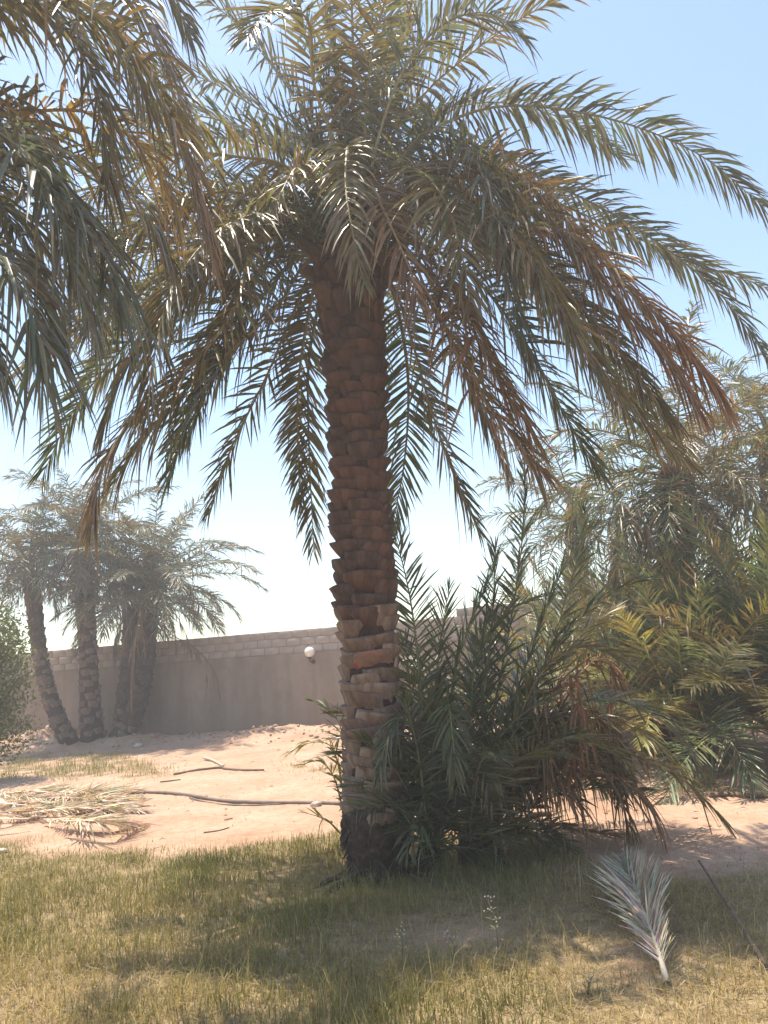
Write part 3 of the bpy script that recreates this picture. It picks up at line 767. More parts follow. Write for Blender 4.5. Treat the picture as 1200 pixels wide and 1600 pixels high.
mf([(460, 345, -0.4), (400, 335, -0.8), (330, 370, -1.1), (270, 450, -1.3), (240, 560, -1.4), (230, 640, -1.4)], yb=390, base_col=OL, droop=0.45)
mf([(470, 400, -0.05), (430, 440, -0.15), (380, 500, -0.25), (330, 590, -0.3), (290, 690, -0.3)], yb=412, base_col=C_GREEN, droop=0.25)
mf([(440, 320, -0.3), (340, 300, -0.55), (240, 340, -0.75), (150, 420, -0.9), (90, 520, -0.95)], yb=380, base_col=OL * 0.9, droop=0.45)
mf([(640, 330, 0.2), (740, 340, 0.3), (840, 410, 0.4), (940, 520, 0.4), (1010, 640, 0.4)], yb=385, base_col=OL * 0.9, droop=0.4)
mf([(640, 300, -0.4), (720, 300, -0.8), (800, 370, -1.1), (880, 490, -1.25), (940, 600, -1.3)], yb=385, base_col=OL, droop=0.5, dry=0.15)
mf([(620, 420, 0.1), (670, 470, 0.15), (720, 560, 0.15), (760, 660, 0.15), (790, 740, 0.15)], yb=412, base_col=OL * 0.9, droop=0.3, lmax=0.36)
mf([(540, 215, 0.0), (520, 90, 0.05), (500, -40, 0.05), (470, -140, 0.0)], yb=345, base_col=C_GREY)
mf([(570, 210, -0.1), (580, 90, -0.35), (610, -20, -0.7), (640, -60, -1.0)], yb=345, base_col=OL)
mf([(590, 220, -0.15), (630, 110, -0.35), (690, 40, -0.6), (760, 20, -0.85), (820, 60, -1.0)], yb=348, base_col=C_GREY)
# towards the viewer
mf([(548, 250, -0.30), (543, 232, -0.65), (540, 290, -0.95), (552, 370, -1.1), (568, 440, -1.15)], yb=370, base_col=OL, droop=0.5, lmax=0.29, rr=0.022)
mf([(580, 290, -0.30), (640, 262, -0.65), (690, 305, -0.95), (722, 400, -1.1), (735, 480, -1.1)], yb=385, base_col=OL, droop=0.35, lmax=0.42)
mf([(565, 300, -0.35), (575, 280, -0.65), (600, 330, -0.9), (640, 420, -1.0), (655, 480, -1.0)], yb=390, base_col=C_DRY * 0.7, dry=0.35, droop=0.6, lmax=0.38)
mf([(510, 300, -0.3), (470, 260, -0.6), (440, 300, -0.85), (430, 340, -0.95)], yb=375, base_col=OL, droop=0.5, lmax=0.36, dry=0.1)
# right of the trunk
mf([(605, 440, 0.5), (625, 500, 0.75), (638, 600, 0.9), (632, 720, 1.0), (612, 825, 1.0)], yb=420, base_col=C_GREEN * 0.95, lmax=0.34, messy=0.07, droop=0.2)
mf([(612, 445, 0.2), (640, 520, 0.35), (668, 620, 0.45), (700, 720, 0.5), (748, 832, 0.5)], yb=420, base_col=OL * 0.9, lmax=0.36, messy=0.09)
mf([(625, 400, -0.2), (668, 430, -0.5), (700, 520, -0.75), (745, 610, -0.9), (800, 680, -0.95), (855, 750, -0.95)], yb=400, base_col=C_DRY * 0.75, dry=0.45, droop=0.45, lmax=0.42, messy=0.2, drycol=C_STRAW * 0.85)
mf([(650, 380, 0.1), (735, 430, 0.1), (815, 525, 0.05), (870, 625, 0.0), (940, 745, 0.0)], yb=395, base_col=C_GREEN, messy=0.08, droop=0.25, lmax=0.44)
mf([(635, 300, -0.3), (720, 250, -0.6), (790, 290, -0.85), (830, 400, -1.0), (900, 530, -1.1), (990, 640, -1.1), (1070, 720, -1.1)], yb=380, base_col=OL, dry=0.12, droop=0.45, lmax=0.48)
mf([(640, 290, -0.1), (740, 245, -0.25), (850, 310, -0.45), (950, 420, -0.6), (1050, 520, -0.7), (1130, 625, -0.75)], yb=375, base_col=C_DRY * 0.8 + C_OLIVE * 0.3, dry=0.3, tipcol=C_RED * 1.2, droop=0.45, lmax=0.52, step=0.018, messy=0.16)
mf([(650, 300, -0.2), (760, 280, -0.4), (870, 360, -0.6), (960, 470, -0.75), (1040, 560, -0.8), (1090, 640, -0.8)], yb=378, base_col=C_DRY * 0.75, dry=0.35, drycol=C_DRY, tipcol=C_RED * 1.1, droop=0.45, lmax=0.50, step=0.02, messy=0.15)
mf([(630, 395, -0.3), (690, 420, -0.6), (735, 510, -0.85), (790, 610, -1.0), (840, 690, -1.0)], yb=400, base_col=C_DRY * 0.75, dry=0.4, droop=0.4, lmax=0.42, step=0.02, messy=0.18, drycol=C_DRY * 0.9)
mf([(645, 270, 0.2), (745, 235, 0.3), (860, 285, 0.4), (1000, 360, 0.4), (1120, 455, 0.4), (1200, 560, 0.4)], yb=370, base_col=C_GREY * 0.95, droop=0.35)
mf([(630, 240, 0.1), (700, 190, 0.1), (800, 165, 0.05), (950, 185, 0.0), (1090, 240, -0.05), (1195, 325, -0.05)], yb=365, base_col=C_GREY, droop=0.38, lmax=0.44, twist=0.25)
mf([(650, 285, 0.5), (770, 280, 0.8), (900, 330, 1.0), (1060, 400, 1.1), (1200, 450, 1.2)], yb=370, base_col=C_GREY * 0.9, droop=0.4)
mf([(640, 320, -0.2), (750, 330, -0.45), (850, 420, -0.65), (960, 540, -0.75), (1050, 660, -0.8)], yb=385, base_col=OL * 0.85, droop=0.5, dry=0.15)
mf([(640, 350, 0.5), (740, 370, 0.8), (840, 450, 1.0), (930, 560, 1.1), (990, 660, 1.15)], yb=390, base_col=C_GREEN)
mf([(625, 255, -0.2), (670, 205, -0.5), (730, 225, -0.8), (770, 330, -1.0), (800, 470, -1.1), (830, 560, -1.1)], yb=370, base_col=C_GREY * 1.1, droop=0.45, lmax=0.44)
mf([(630, 260, 0.5), (690, 180, 0.9), (780, 160, 1.2), (890, 190, 1.4), (980, 250, 1.5)], yb=360, base_col=C_GREY)
# fronds on the far side
for a_, e_, L_, b_ in ((1.2, 1.0, 2.7, 1.5), (1.75, 0.8, 2.7, 1.6), (2.2, 1.1, 2.8, 1.6), (0.8, 0.7, 2.7, 1.6), (1.5, 0.35, 2.4, 1.5), (2.5, 0.5, 2.6, 1.5), (0.45, 0.3, 2.5, 1.4), (2.0, 1.25, 2.6, 0.9), (1.0, 1.3, 2.6, 0.9)):
    add_frond(MP, auto_frond(CC + np.array((math.cos(a_), math.sin(a_), 0)) * 0.12 + (0, 0, 0.05), a_, e_, L_, b_), lmax=0.50, step=0.032, width=0.026, spread=1.2, base_col=C_GREY * 0.9, messy=0.13)
# date bunches
def date_bunch(root, top, tip, count, r_):
    o = np.array(root.location)
    P, L = spline([CC - o, np.asarray(top) - o, np.asarray(tip) - o], 12)
    V, t, q = tube(P, np.linspace(0.02, 0.008, 12), 6)
    b = obj('date_bunch', new_mesh('date_bunch', V, t, q, None, True), M['boot_fresh'], root)
    a = np.array([(-1, 0, 0), (1, 0, 0), (0, -1, 0), (0, 1, 0), (0, 0, -1.35), (0, 0, 1.35)]) * 0.014
    tri = np.array([(0, 2, 5), (2, 1, 5), (1, 3, 5), (3, 0, 5), (2, 0, 4), (1, 2, 4), (3, 1, 4), (0, 3, 4)])
    # rounder fruit: subdivide once
    Vn, Tn = list(map(tuple, a)), []
    for x, y, z in tri:
        m1, m2, m3 = [(np.array(Vn[i_]) + np.array(Vn[j_])) / 2 for i_, j_ in ((x, y), (y, z), (z, x))]
        m1, m2, m3 = (m * (0.016 / (np.linalg.norm(m) + 1e-9)) for m in (m1, m2, m3))
        k0 = len(Vn); Vn += [tuple(m1), tuple(m2), tuple(m3)]
        Tn += [(x, k0, k0 + 2), (k0, y, k0 + 1), (k0 + 2, k0 + 1, z), (k0, k0 + 1, k0 + 2)]
    a = np.array(Vn); tri = np.array(Tn)
    c = P[-1][None] + rng.normal(0, 1, (count, 3)) * np.array((r_, r_, r_ * 1.25))
    VV = (c[:, None] + a[None]).reshape(-1, 3); FF = (np.arange(count)[:, None, None] * len(a) + tri[None]).reshape(-1, 3)
    d = obj('dates', new_mesh('dates', VV, FF, None, None, True), M['date'], b); d['kind'] = 'stuff'
for top, tip in (((500, 300, -0.3), (440, 345, -0.42)), ((520, 295, -0.4), (492, 335, -0.5)), ((535, 300, -0.5), (515, 320, -0.55)), ((600, 310, -0.4), (625, 360, -0.5)), ((480, 310, 0.2), (452, 320, 0.3))):
    date_bunch(MP, at(top[0], top[1], D0 + top[2]), at(tip[0], tip[1], D0 + tip[2]), 300, 0.062)
# dry flower strands
strands(MP, 'dry_strands', at(645, 262, D0 - 0.35), 60, 0.30, 0.04, r=0.003, material=M['fibre'], down=1.6, out0=0.04)
strands(MP, 'dry_strands', at(470, 262, D0 - 0.35), 50, 0.25, 0.04, r=0.003, material=M['fibre'], down=1.2, out0=0.05)

# ------------------------------------------------------------------ the near palm whose fronds hang in from the left
NP0 = at(-420, 1400, 3.5); NX, NY = float(NP0[0]), 3.5
NP = thing('date_palm', 'date palm outside the frame whose brownish fronds hang down in front of the sky', 'palm tree', (NX, NY, hz(NX, NY)))
nh = 4.1
npath = np.array([(NX, NY, -0.1), (NX + 0.02, NY, 1.2), (NX + 0.06, NY, 2.6), (NX + 0.1, NY, nh)]); nrad = np.array([0.26, 0.23, 0.21, 0.24])
npath = spline(npath, 14)[0]; nrad = np.interp(np.linspace(0, 1, 14), [0, 0.3, 0.7, 1], nrad)
ntk = trunk(NP, npath, nrad * 0.96, M['bark'])
put_boots(NP, ntk, npath, nrad, 120, lambda s: bv_low if s < 0.5 else bv_up, tilt=0.1)
NC = npath[-1]
def nf(pts, **kw):
    W = [at(x, y, NY + d) for x, y, d in pts]
    opts = dict(lmax=0.50, step=0.024, width=0.025, droop=0.5, messy=0.15, spread=1.25, base_col=C_OLIVE * random.uniform(0.75, 0.95), twist=random.uniform(-0.3, 0.3), rr=0.028)
    opts.update(kw)
    add_frond(NP, [NC + nrm(W[0] - NC) * 0.1] + W, n=28, **opts)
nf([(-120, 20, 0.0), (40, -20, 0.0), (150, 20, -0.05), (230, 110, -0.1), (290, 250, -0.15), (330, 400, -0.15)], dry=0.12, tipcol=C_DRY * 0.8, twist=0.2)
nf([(-150, 180, 0.3), (-30, 185, 0.5), (70, 172, 0.6), (150, 180, 0.7), (230, 240, 0.75), (280, 330, 0.75)], base_col=np.array((0.30, 0.20, 0.07)), droop=0.75, dry=0.2, drycol=C_DRY)
nf([(-130, 260, -0.1), (-20, 260, -0.15), (80, 300, -0.2), (160, 390, -0.2), (190, 500, -0.2)], base_col=C_GREY * 0.85, droop=0.7)
nf([(-130, 300, 0.4), (-30, 310, 0.7), (60, 350, 0.8), (130, 430, 0.9), (150, 520, 0.9)], base_col=C_GREY * 0.9, droop=0.6)
nf([(-130, 330, -0.3), (-60, 360, -0.5), (20, 430, -0.6), (60, 530, -0.65), (65, 600, -0.65)], base_col=C_GREY * 0.8, droop=0.6)
nf([(-120, -30, 0.3), (0, -100, 0.6), (130, -120, 0.8), (240, -50, 0.9), (300, 60, 0.9)], base_col=C_OLIVE * 0.8)
nf([(-120, 80, 0.6), (-20, 20, 1.0), (90, 10, 1.3), (190, 80, 1.5), (240, 190, 1.6)], base_col=C_OLIVE * 0.8, dry=0.1)
nf([(-150, 380, 0.2), (-90, 420, 0.3), (-30, 500, 0.35), (0, 590, 0.35)], base_col=C_GREY * 0.8, droop=0.6)
nf([(-160, 150, 0.2), (-60, 130, 0.3), (30, 180, 0.35), (90, 290, 0.4), (110, 410, 0.4)], base_col=C_OLIVE, droop=0.6, dry=0.1)
nf([(-150, 220, 0.5), (-20, 215, 0.8), (110, 240, 1.0), (210, 310, 1.1), (270, 420, 1.1)], base_col=C_OLIVE * 0.95, droop=0.65, dry=0.1)
nf([(-150, 260, 0.1), (-50, 280, 0.15), (20, 350, 0.2), (60, 450, 0.2), (70, 550, 0.2)], base_col=C_GREY * 0.85, droop=0.6)
nf([(-150, 0, 0.2), (-20, -70, 0.4), (110, -80, 0.5), (200, -10, 0.55), (260, 100, 0.6), (300, 210, 0.6)], base_col=C_OLIVE * 0.85, tipcol=C_DRY, dry=0.1)
nf([(-160, 60, 0.1), (-40, 0, 0.15), (60, 10, 0.2), (130, 90, 0.2), (160, 210, 0.2), (165, 320, 0.2)], base_col=C_OLIVE * 0.9, droop=0.5)
nf([(-150, 190, -0.2), (-60, 180, -0.3), (30, 230, -0.4), (90, 330, -0.4), (120, 450, -0.4)], base_col=C_GREY * 0.9, droop=0.55)
for a_, e_ in ((2.2, 0.7), (2.9, 0.9), (1.6, 1.1)):
    add_frond(NP, auto_frond(NC + (0, 0, 0.0), a_, e_, 2.6, 1.4), lmax=0.46, step=0.05, width=0.03, base_col=C_OLIVE * 0.85, simple_=True)

# ------------------------------------------------------------------ palms further away
bvs_far = boot_variants('leaf_base', 0.26, 0.15, 0.03, [M['boot_dark'], M['boot_dark2']], 3, wedge=0.7)
bvs_farlow = boot_variants('leaf_base', 0.26, 0.14, 0.03, [M['boot_old2']], 4, wedge=0.7)
def far_palm(label, Y, px_path, nboots, fronds, L, seed, group=None, palette=(C_GREEN, C_GREY, C_OLIVE), dry=0.06, step=0.034, lmax=0.52, width=0.030, low=0.55, e_hi=1.45, e_lo=-0.5, bend=(0.9, 1.6), dead=5, extra=()):
    r = random.Random(seed)
    pts = [at(x, y, Y + dy) for x, y, dy, rad in px_path]
    pts[0][2] = hz(pts[0][0], pts[0][1]) - 0.12
    root = thing('date_palm', label, 'palm tree', (pts[0][0], pts[0][1], pts[0][2] + 0.12), group)
    P, Lt = spline(pts, 18)
    rad = np.interp(np.linspace(0, 1, 18), np.linspace(0, 1, len(px_path)), [q_[3] for q_ in px_path])
    tk_ = trunk(root, P, rad * 0.96, M['bark'], n=14)
    put_boots(root, tk_, P, rad, nboots, lambda s: bvs_farlow if s < low else bvs_far, s0=0.02, tilt=0.1)
    c = P[-1]
    for k_ in range(fronds):
        f_ = (k_ + 0.5) / fronds
        az = k_ * 2.39996 + seed
        e0 = e_hi + (e_lo - e_hi) * f_ ** 0.85 + r.uniform(-0.1, 0.1)
        bd = bend[0] + (bend[1] - bend[0]) * r.random()
        bd = min(bd, e0 + 1.5)
        l = L * r.uniform(0.85, 1.1) * (0.8 + 0.2 * math.sin(math.pi * min(1, f_ + 0.3)))
        b = c + np.array((math.cos(az), math.sin(az), 0)) * 0.10 + (0, 0, 0.15 - 0.3 * f_)
        bc = palette[r.randrange(len(palette))] * r.uniform(0.8, 1.15)
        d_ = dry + (0.25 * r.random() if f_ > 0.75 else 0)
        add_frond(root, auto_frond(b, az, e0, l, bd, side=r.uniform(-0.3, 0.3)), n=16, lmax=lmax, step=step, width=width, base_col=bc, dry=d_, messy=0.13, droop=0.25 + 0.2 * r.random(), simple_=True, spread=1.2, twist=r.uniform(-0.5, 0.5))
    for k_ in range(dead):                       # withered fronds hanging against the trunk
        az = r.uniform(0, 6.283)
        b = c + np.array((math.cos(az), math.sin(az), 0)) * 0.14 - (0, 0, 0.2)
        add_frond(root, auto_frond(b, az, -0.3, L * 0.55, 1.15, p=0.5), n=12, name='dead_frond', lmax=0.3, step=0.06, width=0.022, base_col=C_DRY, dry=0.9, droop=0.9, messy=0.25, simple_=True, spread=0.6, material=M['dryleaf'])
    for e in extra:
        add_frond(root, [c] + [at(x, y, Y + d) for x, y, d in e[0]], n=20, simple_=True, **e[1])
    return root
DC = float(G_CLUMP[1])
far_palm('date palm whose trunk curves outward, beside the leafy green tree', DC - 0.1, [(112, 1176, 0, 0.24), (98, 1140, 0, 0.21), (75, 1080, 0, 0.19), (62, 1020, 0, 0.19), (54, 950, 0, 0.2), (46, 885, 0, 0.22)], 100, 40, 2.3, 1, 'palm clump in front of the wall', e_lo=-0.4, bend=(0.8, 1.5))
far_palm('straight upright date palm in the middle of the clump before the wall', DC, [(146, 1178, 0, 0.32), (144, 1150, 0, 0.27), (140, 1080, 0, 0.235), (137, 1000, 0, 0.23), (133, 930, 0, 0.23), (129, 850, 0, 0.24)], 120, 50, 2.7, 2.3, 'palm clump in front of the wall', low=0.62, e_lo=-0.45, bend=(0.9, 1.5), dead=7)
far_palm('date palm forming the inner leg of the forked pair in the clump', DC + 0.15, [(183, 1178, 0, 0.28), (190, 1140, 0, 0.25), (198, 1080, 0, 0.22), (203, 1010, 0, 0.21), (206, 935, 0, 0.22)], 90, 34, 2.7, 4.1, 'palm clump in front of the wall', low=0.2, e_lo=-0.1, bend=(0.8, 1.4), dead=4)
far_palm('outer palm of the forked pair, with a dead frond dangling before the wall', DC - 0.1, [(187, 1178, 0, 0.26), (203, 1130, 0, 0.25), (219, 1085, 0, 0.23), (228, 1030, 0, 0.22), (234, 960, 0, 0.24), (238, 925, 0, 0.25)], 90, 44, 3.2, 5.2, 'palm clump in front of the wall', low=0.1, e_lo=-0.15, bend=(0.9, 1.45), dead=4,
         extra=[([(262, 985, -0.2), (300, 1008, -0.4), (332, 1042, -0.5), (345, 1092, -0.55)], dict(name='dead_frond', lmax=0.28, step=0.07, width=0.018, base_col=C_RED, dry=0.8, drycol=C_RED, droop=1.0, spread=0.5, rr=0.02)),
                ([(255, 985, -0.1), (295, 1010, -0.2), (320, 1045, -0.3), (322, 1085, -0.3)], dict(name='dead_frond', lmax=0.22, step=0.09, width=0.016, base_col=C_RED, dry=0.8, drycol=C_RED, droop=1.0, spread=0.5, rr=0.016)),
                ([(212, 1000, -0.4), (208, 1040, -0.45), (206, 1095, -0.45)], dict(name='dead_frond', lmax=0.42, step=0.04, width=0.03, base_col=C_DRY, dry=0.9, drycol=C_DRY * 1.1, droop=0.8, spread=0.35, rr=0.02))])
# behind the thicket on the right
far_palm('tall date palm rising behind the young palm thicket, with dry brown old fronds', 11.5, [(1055, 1150, 0, 0.26), (1055, 1000, 0, 0.23), (1056, 850, 0, 0.23), (1056, 745, 0, 0.26)], 90, 44, 2.5, 7.7, palette=(C_GREEN, C_GREY, C_OLIVE), dry=0.12, step=0.034, lmax=0.48, e_lo=-0.7, dead=10)
far_palm('bluish green date palm partly hidden beyond the dry brown crown', 14.0, [(1215, 1120, 0, 0.26), (1212, 900, 0, 0.22), (1208, 690, 0, 0.25)], 70, 36, 3.0, 9.1, palette=(C_GREEN, C_GREY * 0.95, C_GREEN), step=0.036, e_lo=-0.6, dead=4)
far_palm('far date palm glimpsed low behind the tall offshoot frond', 16.5, [(905, 1120, 0, 0.24), (905, 950, 0, 0.22), (900, 815, 0, 0.24)], 40, 28, 2.6, 3.3, palette=(C_GREY, C_GREEN), step=0.045, dead=4)

# ------------------------------------------------------------------ young palms (offshoots) and bush palms
def young(label, px, py, Y=None, group=None, stem_r=0.085, stem_h=0.28):
    g = ground(px, py) if Y is None else at(px, py, Y)
    z = hz(g[0], g[1])
    root = thing('young_palm', label, 'young palm', (g[0], g[1], z), group)
    V, t, q = tube(np.array([(0, 0, -0.08), (0, 0, stem_h * 0.3), (0.01, 0, stem_h * 0.7), (0.01, 0, stem_h)]), [stem_r, stem_r * 1.1, stem_r * 0.9, stem_r * 0.5], 12, 1, True, 0.06)
    st_ = obj('stem', new_mesh('stem', V, t, q, None, True), M['bark'], root)
    return root, np.array((g[0], g[1], z + stem_h * 0.7))
def yf(root, base, Y, pts, **kw):
    W = [at(x, y, Y + d) for x, y, d in pts]
    opts = dict(lmax=0.40, step=0.026, width=0.0215, droop=0.12, spread=1.15, messy=0.10, base_col=C_GREEN, rr=0.018, twist=random.uniform(-0.4, 0.4), start=0.18, dihedral=0.25)
    opts.update(kw)
    add_frond(root, [base + nrm(W[0] - base) * 0.05] + W, n=24, **opts)
YA, ba = young('green young palm growing tight against the right of the big trunk', 672, 1362)
D1 = float(ba[1])
yf(YA, ba, D1, [(664, 1180, 0.1), (655, 1050, 0.2), (640, 930, 0.25), (614, 822, 0.3)], twist=0.2)
yf(YA, ba, D1, [(690, 1170, 0.1), (705, 1080, 0.1), (728, 990, 0.1), (770, 895, 0.1)], droop=0.05)
yf(YA, ba, D1, [(680, 1180, 0.2), (680, 1080, 0.3), (690, 990, 0.3), (702, 920, 0.3)])
yf(YA, ba, D1, [(660, 1210, -0.1), (650, 1130, -0.25), (625, 1120, -0.4), (600, 1170, -0.5), (592, 1215, -0.5)], droop=0.5, lmax=0.28)
yf(YA, ba, D1, [(690, 1200, -0.1), (700, 1110, -0.3), (702, 1105, -0.45), (708, 1160, -0.55), (712, 1210, -0.55)], droop=0.4, lmax=0.30)
yf(YA, ba, D1, [(670, 1270, -0.1), (665, 1240, -0.2), (655, 1270, -0.32), (635, 1330, -0.4)], droop=0.3, lmax=0.25)
yf(YA, ba, D1, [(655, 1240, 0.1), (645, 1150, 0.2), (640, 1060, 0.3), (632, 1000, 0.35)])
def fill(root, base, n, L, e, az0, az1, cols, seed, bend=(0.5, 1.3), **kw):
    r = random.Random(seed)
    for k_ in range(n):
        az = az0 + (az1 - az0) * (k_ + r.uniform(0.2, 0.8)) / n
        e0 = r.uniform(*e)
        opts = dict(lmax=0.38, step=0.028, width=0.021, droop=0.12, messy=0.11, spread=1.15, rr=0.015, start=0.16, dihedral=0.25, base_col=cols[k_ % len(cols)] * r.uniform(0.95, 1.3), twist=r.uniform(-0.5, 0.5))
        opts.update(kw)
        add_frond(root, auto_frond(base + (0, 0, -0.08), az, e0, L * r.uniform(0.65, 1.1), r.uniform(*bend), side=r.uniform(-0.3, 0.3)), n=18, **opts)
fill(YA, ba, 13, 1.25, (0.9, 1.45), -2.6, 2.8, (C_GREEN * 0.9, C_GREEN, C_GREY * 0.9), 1)
fill(YA, ba, 7, 0.75, (0.3, 0.9), -2.2, 1.0, (C_GREEN * 0.8, C_GREEN), 2, lmax=0.28)
YB, bb = young('tall grey green young palm beside the big trunk with upright fronds above the wall', 735, 1352)
D2 = float(bb[1])
yf(YB, bb, D2, [(765, 1140, 0.15), (800, 960, 0.25), (818, 820, 0.3), (820, 692, 0.35)], lmax=0.36, twist=0.1)
yf(YB, bb, D2, [(750, 1150, 0.1), (765, 1010, 0.15), (772, 920, 0.2), (775, 850, 0.2)])
yf(YB, bb, D2, [(790, 1130, 0.2), (840, 990, 0.3), (880, 890, 0.35), (930, 820, 0.4)])
yf(YB, bb, D2, [(800, 1150, 0.1), (870, 1010, 0.15), (950, 930, 0.15), (1030, 900, 0.1)], droop=0.25)
yf(YB, bb, D2, [(735, 1140, 0.0), (745, 1030, -0.1), (790, 960, -0.15), (850, 930, -0.2)], droop=0.2)
yf(YB, bb, D2, [(745, 1200, 0.2), (735, 1100, 0.3), (745, 1010, 0.4), (765, 960, 0.45)])
yf(YB, bb, D2, [(790, 1180, -0.1), (840, 1060, -0.2), (910, 1010, -0.3), (985, 1040, -0.4)], base_col=C_OLIVE, droop=0.2)
yf(YB, bb, D2, [(760, 1230, -0.1), (770, 1170, -0.25), (755, 1180, -0.4), (770, 1240, -0.45)], base_col=C_OLIVE, droop=0.5, lmax=0.28)
yf(YB, bb, D2, [(820, 1120, 0.3), (880, 950, 0.5), (905, 860, 0.6), (915, 790, 0.6)])
fill(YB, bb, 17, 1.7, (0.95, 1.5), -2.0, 3.6, (C_GREEN * 0.95, C_GREY * 0.9, C_OLIVE * 0.85), 3)
fill(YB, bb, 6, 0.8, (0.3, 0.9), -2.4, 0.8, (C_GREEN * 0.8, C_OLIVE * 0.8), 4, lmax=0.30)
YC, bc_ = young('spreading young palm with dry arching fronds that sweep down over the sand', 765, 1335)
D3 = float(bc_[1])
yf(YC, bc_, D3, [(830, 1160, 0.0), (910, 1095, -0.05), (1000, 1105, -0.1), (1060, 1150, -0.1), (1085, 1190, -0.1)], base_col=C_GREY * 1.1, droop=0.2, lmax=0.36)
yf(YC, bc_, D3, [(840, 1215, 0.1), (930, 1180, 0.1), (1030, 1195, 0.1), (1100, 1250, 0.05), (1135, 1290, 0.0)], base_col=C_OLIVE, droop=0.35, lmax=0.36)
yf(YC, bc_, D3, [(830, 1260, 0.0), (880, 1240, -0.05), (950, 1230, -0.1), (1010, 1235, -0.1)], base_col=C_OLIVE * 0.9, droop=0.2)
yf(YC, bc_, D3, [(800, 1300, -0.05), (850, 1295, -0.1), (920, 1300, -0.15), (960, 1305, -0.15)], base_col=C_DRY * 0.7, dry=0.3, lmax=0.3)
yf(YC, bc_, D3, [(810, 1240, 0.2), (860, 1150, 0.3), (930, 1120, 0.35), (1010, 1150, 0.35), (1060, 1200, 0.35)], base_col=C_OLIVE, droop=0.3)
yf(YC, bc_, D3, [(820, 1170, -0.1), (880, 1060, -0.2), (905, 1070, -0.3), (900, 1150, -0.35), (890, 1215, -0.35)], base_col=C_RED, dry=0.75, drycol=C_RED * 1.15, droop=0.7, lmax=0.32, messy=0.3, name='dead_frond', material=M['dryleaf'])
yf(YC, bc_, D3, [(800, 1160, -0.2), (840, 1080, -0.3), (850, 1100, -0.4), (850, 1170, -0.45), (860, 1220, -0.45)], base_col=C_DRY * 0.8, dry=0.75, drycol=C_DRY * 0.85, droop=0.7, lmax=0.32, messy=0.35, name='dead_frond', material=M['dryleaf'])
yf(YC, bc_, D3, [(820, 1180, 0.0), (900, 1110, 0.0), (945, 1140, 0.0), (965, 1220, 0.0), (980, 1295, 0.0)], base_col=C_DRY * 0.7, dry=0.6, drycol=C_DRY * 0.8, droop=0.8, lmax=0.34, messy=0.2, name='dead_frond', material=M['dryleaf'])
yf(YC, bc_, D3, [(850, 1130, 0.25), (930, 1030, 0.4), (960, 1060, 0.45), (940, 1130, 0.45), (925, 1190, 0.45)], base_col=C_RED, dry=0.7, drycol=C_RED, droop=0.7, lmax=0.34, messy=0.3, name='dead_frond', material=M['dryleaf'])
yf(YC, bc_, D3, [(800, 1220, 0.3), (860, 1100, 0.5), (890, 1010, 0.6), (960, 950, 0.7)], base_col=C_OLIVE)
fill(YC, bc_, 9, 1.8, (0.8, 1.35), -0.9, 1.6, (C_OLIVE * 0.9, C_GREEN, C_OLIVE), 5, bend=(0.9, 1.9))
fill(YC, bc_, 7, 1.6, (0.9, 1.3), -0.7, 1.0, (C_DRY * 0.7, C_RED), 6, bend=(1.6, 2.4), dry=0.7, drycol=C_DRY * 0.75, droop=0.7, messy=0.3, name='dead_frond', material=M['dryleaf'])
fill(YC, bc_, 4, 0.7, (0.3, 0.8), -1.4, 0.9, (C_OLIVE * 0.8, C_GREEN * 0.8), 7, lmax=0.30)
YD, bd_ = young('small young palm with few stiff leaves on the sandy side of the trunk', 548, 1330, stem_r=0.08, stem_h=0.2)
D4 = float(bd_[1])
yf(YD, bd_, D4, [(535, 1230, 0.1), (520, 1170, 0.1), (490, 1160, 0.1), (450, 1175, 0.1)], base_col=C_YELLOW * 0.8, lmax=0.26, step=0.04, droop=0.3)
yf(YD, bd_, D4, [(538, 1220, 0.2), (533, 1140, 0.25), (515, 1110, 0.3), (488, 1095, 0.3)], base_col=C_GREEN * 1.1, lmax=0.28, step=0.04)
yf(YD, bd_, D4, [(530, 1300, 0.0), (515, 1285, -0.05), (495, 1275, -0.1), (475, 1270, -0.1)], base_col=C_YELLOW * 0.8, lmax=0.2, step=0.05)
yf(YD, bd_, D4, [(537, 1270, 0.1), (522, 1215, 0.1), (500, 1190, 0.1), (470, 1195, 0.1)], base_col=C_YELLOW * 0.9, lmax=0.24, step=0.045, droop=0.3)

def bush_palm(label, px, py, n, L, seed, palette, dry=0.06, e_lo=0.45, bend=(0.5, 1.1), step=0.032, lmax=0.50, group=None):
    r = random.Random(seed)
    root, b = young(label, px, py, None, group, 0.2, 0.5)
    for k_ in range(n):
        f_ = (k_ + 0.5) / n
        az = k_ * 2.39996 + seed
        e0 = 1.5 + (e_lo - 1.5) * f_ + r.uniform(-0.08, 0.08)
        bd = r.uniform(*bend) * (0.5 + 0.7 * f_)
        bc = palette[r.randrange(len(palette))] * r.uniform(1.05, 1.4)
        add_frond(root, auto_frond(b + np.array((math.cos(az), math.sin(az), 0)) * 0.08, az, e0, L * r.uniform(0.8, 1.1), bd, side=r.uniform(-0.25, 0.25)), n=16, lmax=lmax, step=step, width=0.029, spread=1.2, base_col=bc, dry=dry * r.uniform(0, 2), droop=0.12, messy=0.09, simple_=True, start=0.2, dihedral=0.25, twist=r.uniform(-0.6, 0.6), rr=0.02)
    return root
bush_palm('large bushy stemless palm with fresh green fronds at the far side of the sand', 1090, 1192, 60, 3.0, 2, (C_GREEN * 1.1, C_GREEN * 1.2, C_YELLOW * 0.9, C_GREY), e_lo=0.35)
bush_palm('yellowish bushy palm at the edge of the thicket by the straw grass', 1245, 1195, 46, 3.0, 5, (C_YELLOW, C_GREEN * 1.2, C_OLIVE), e_lo=0.35)
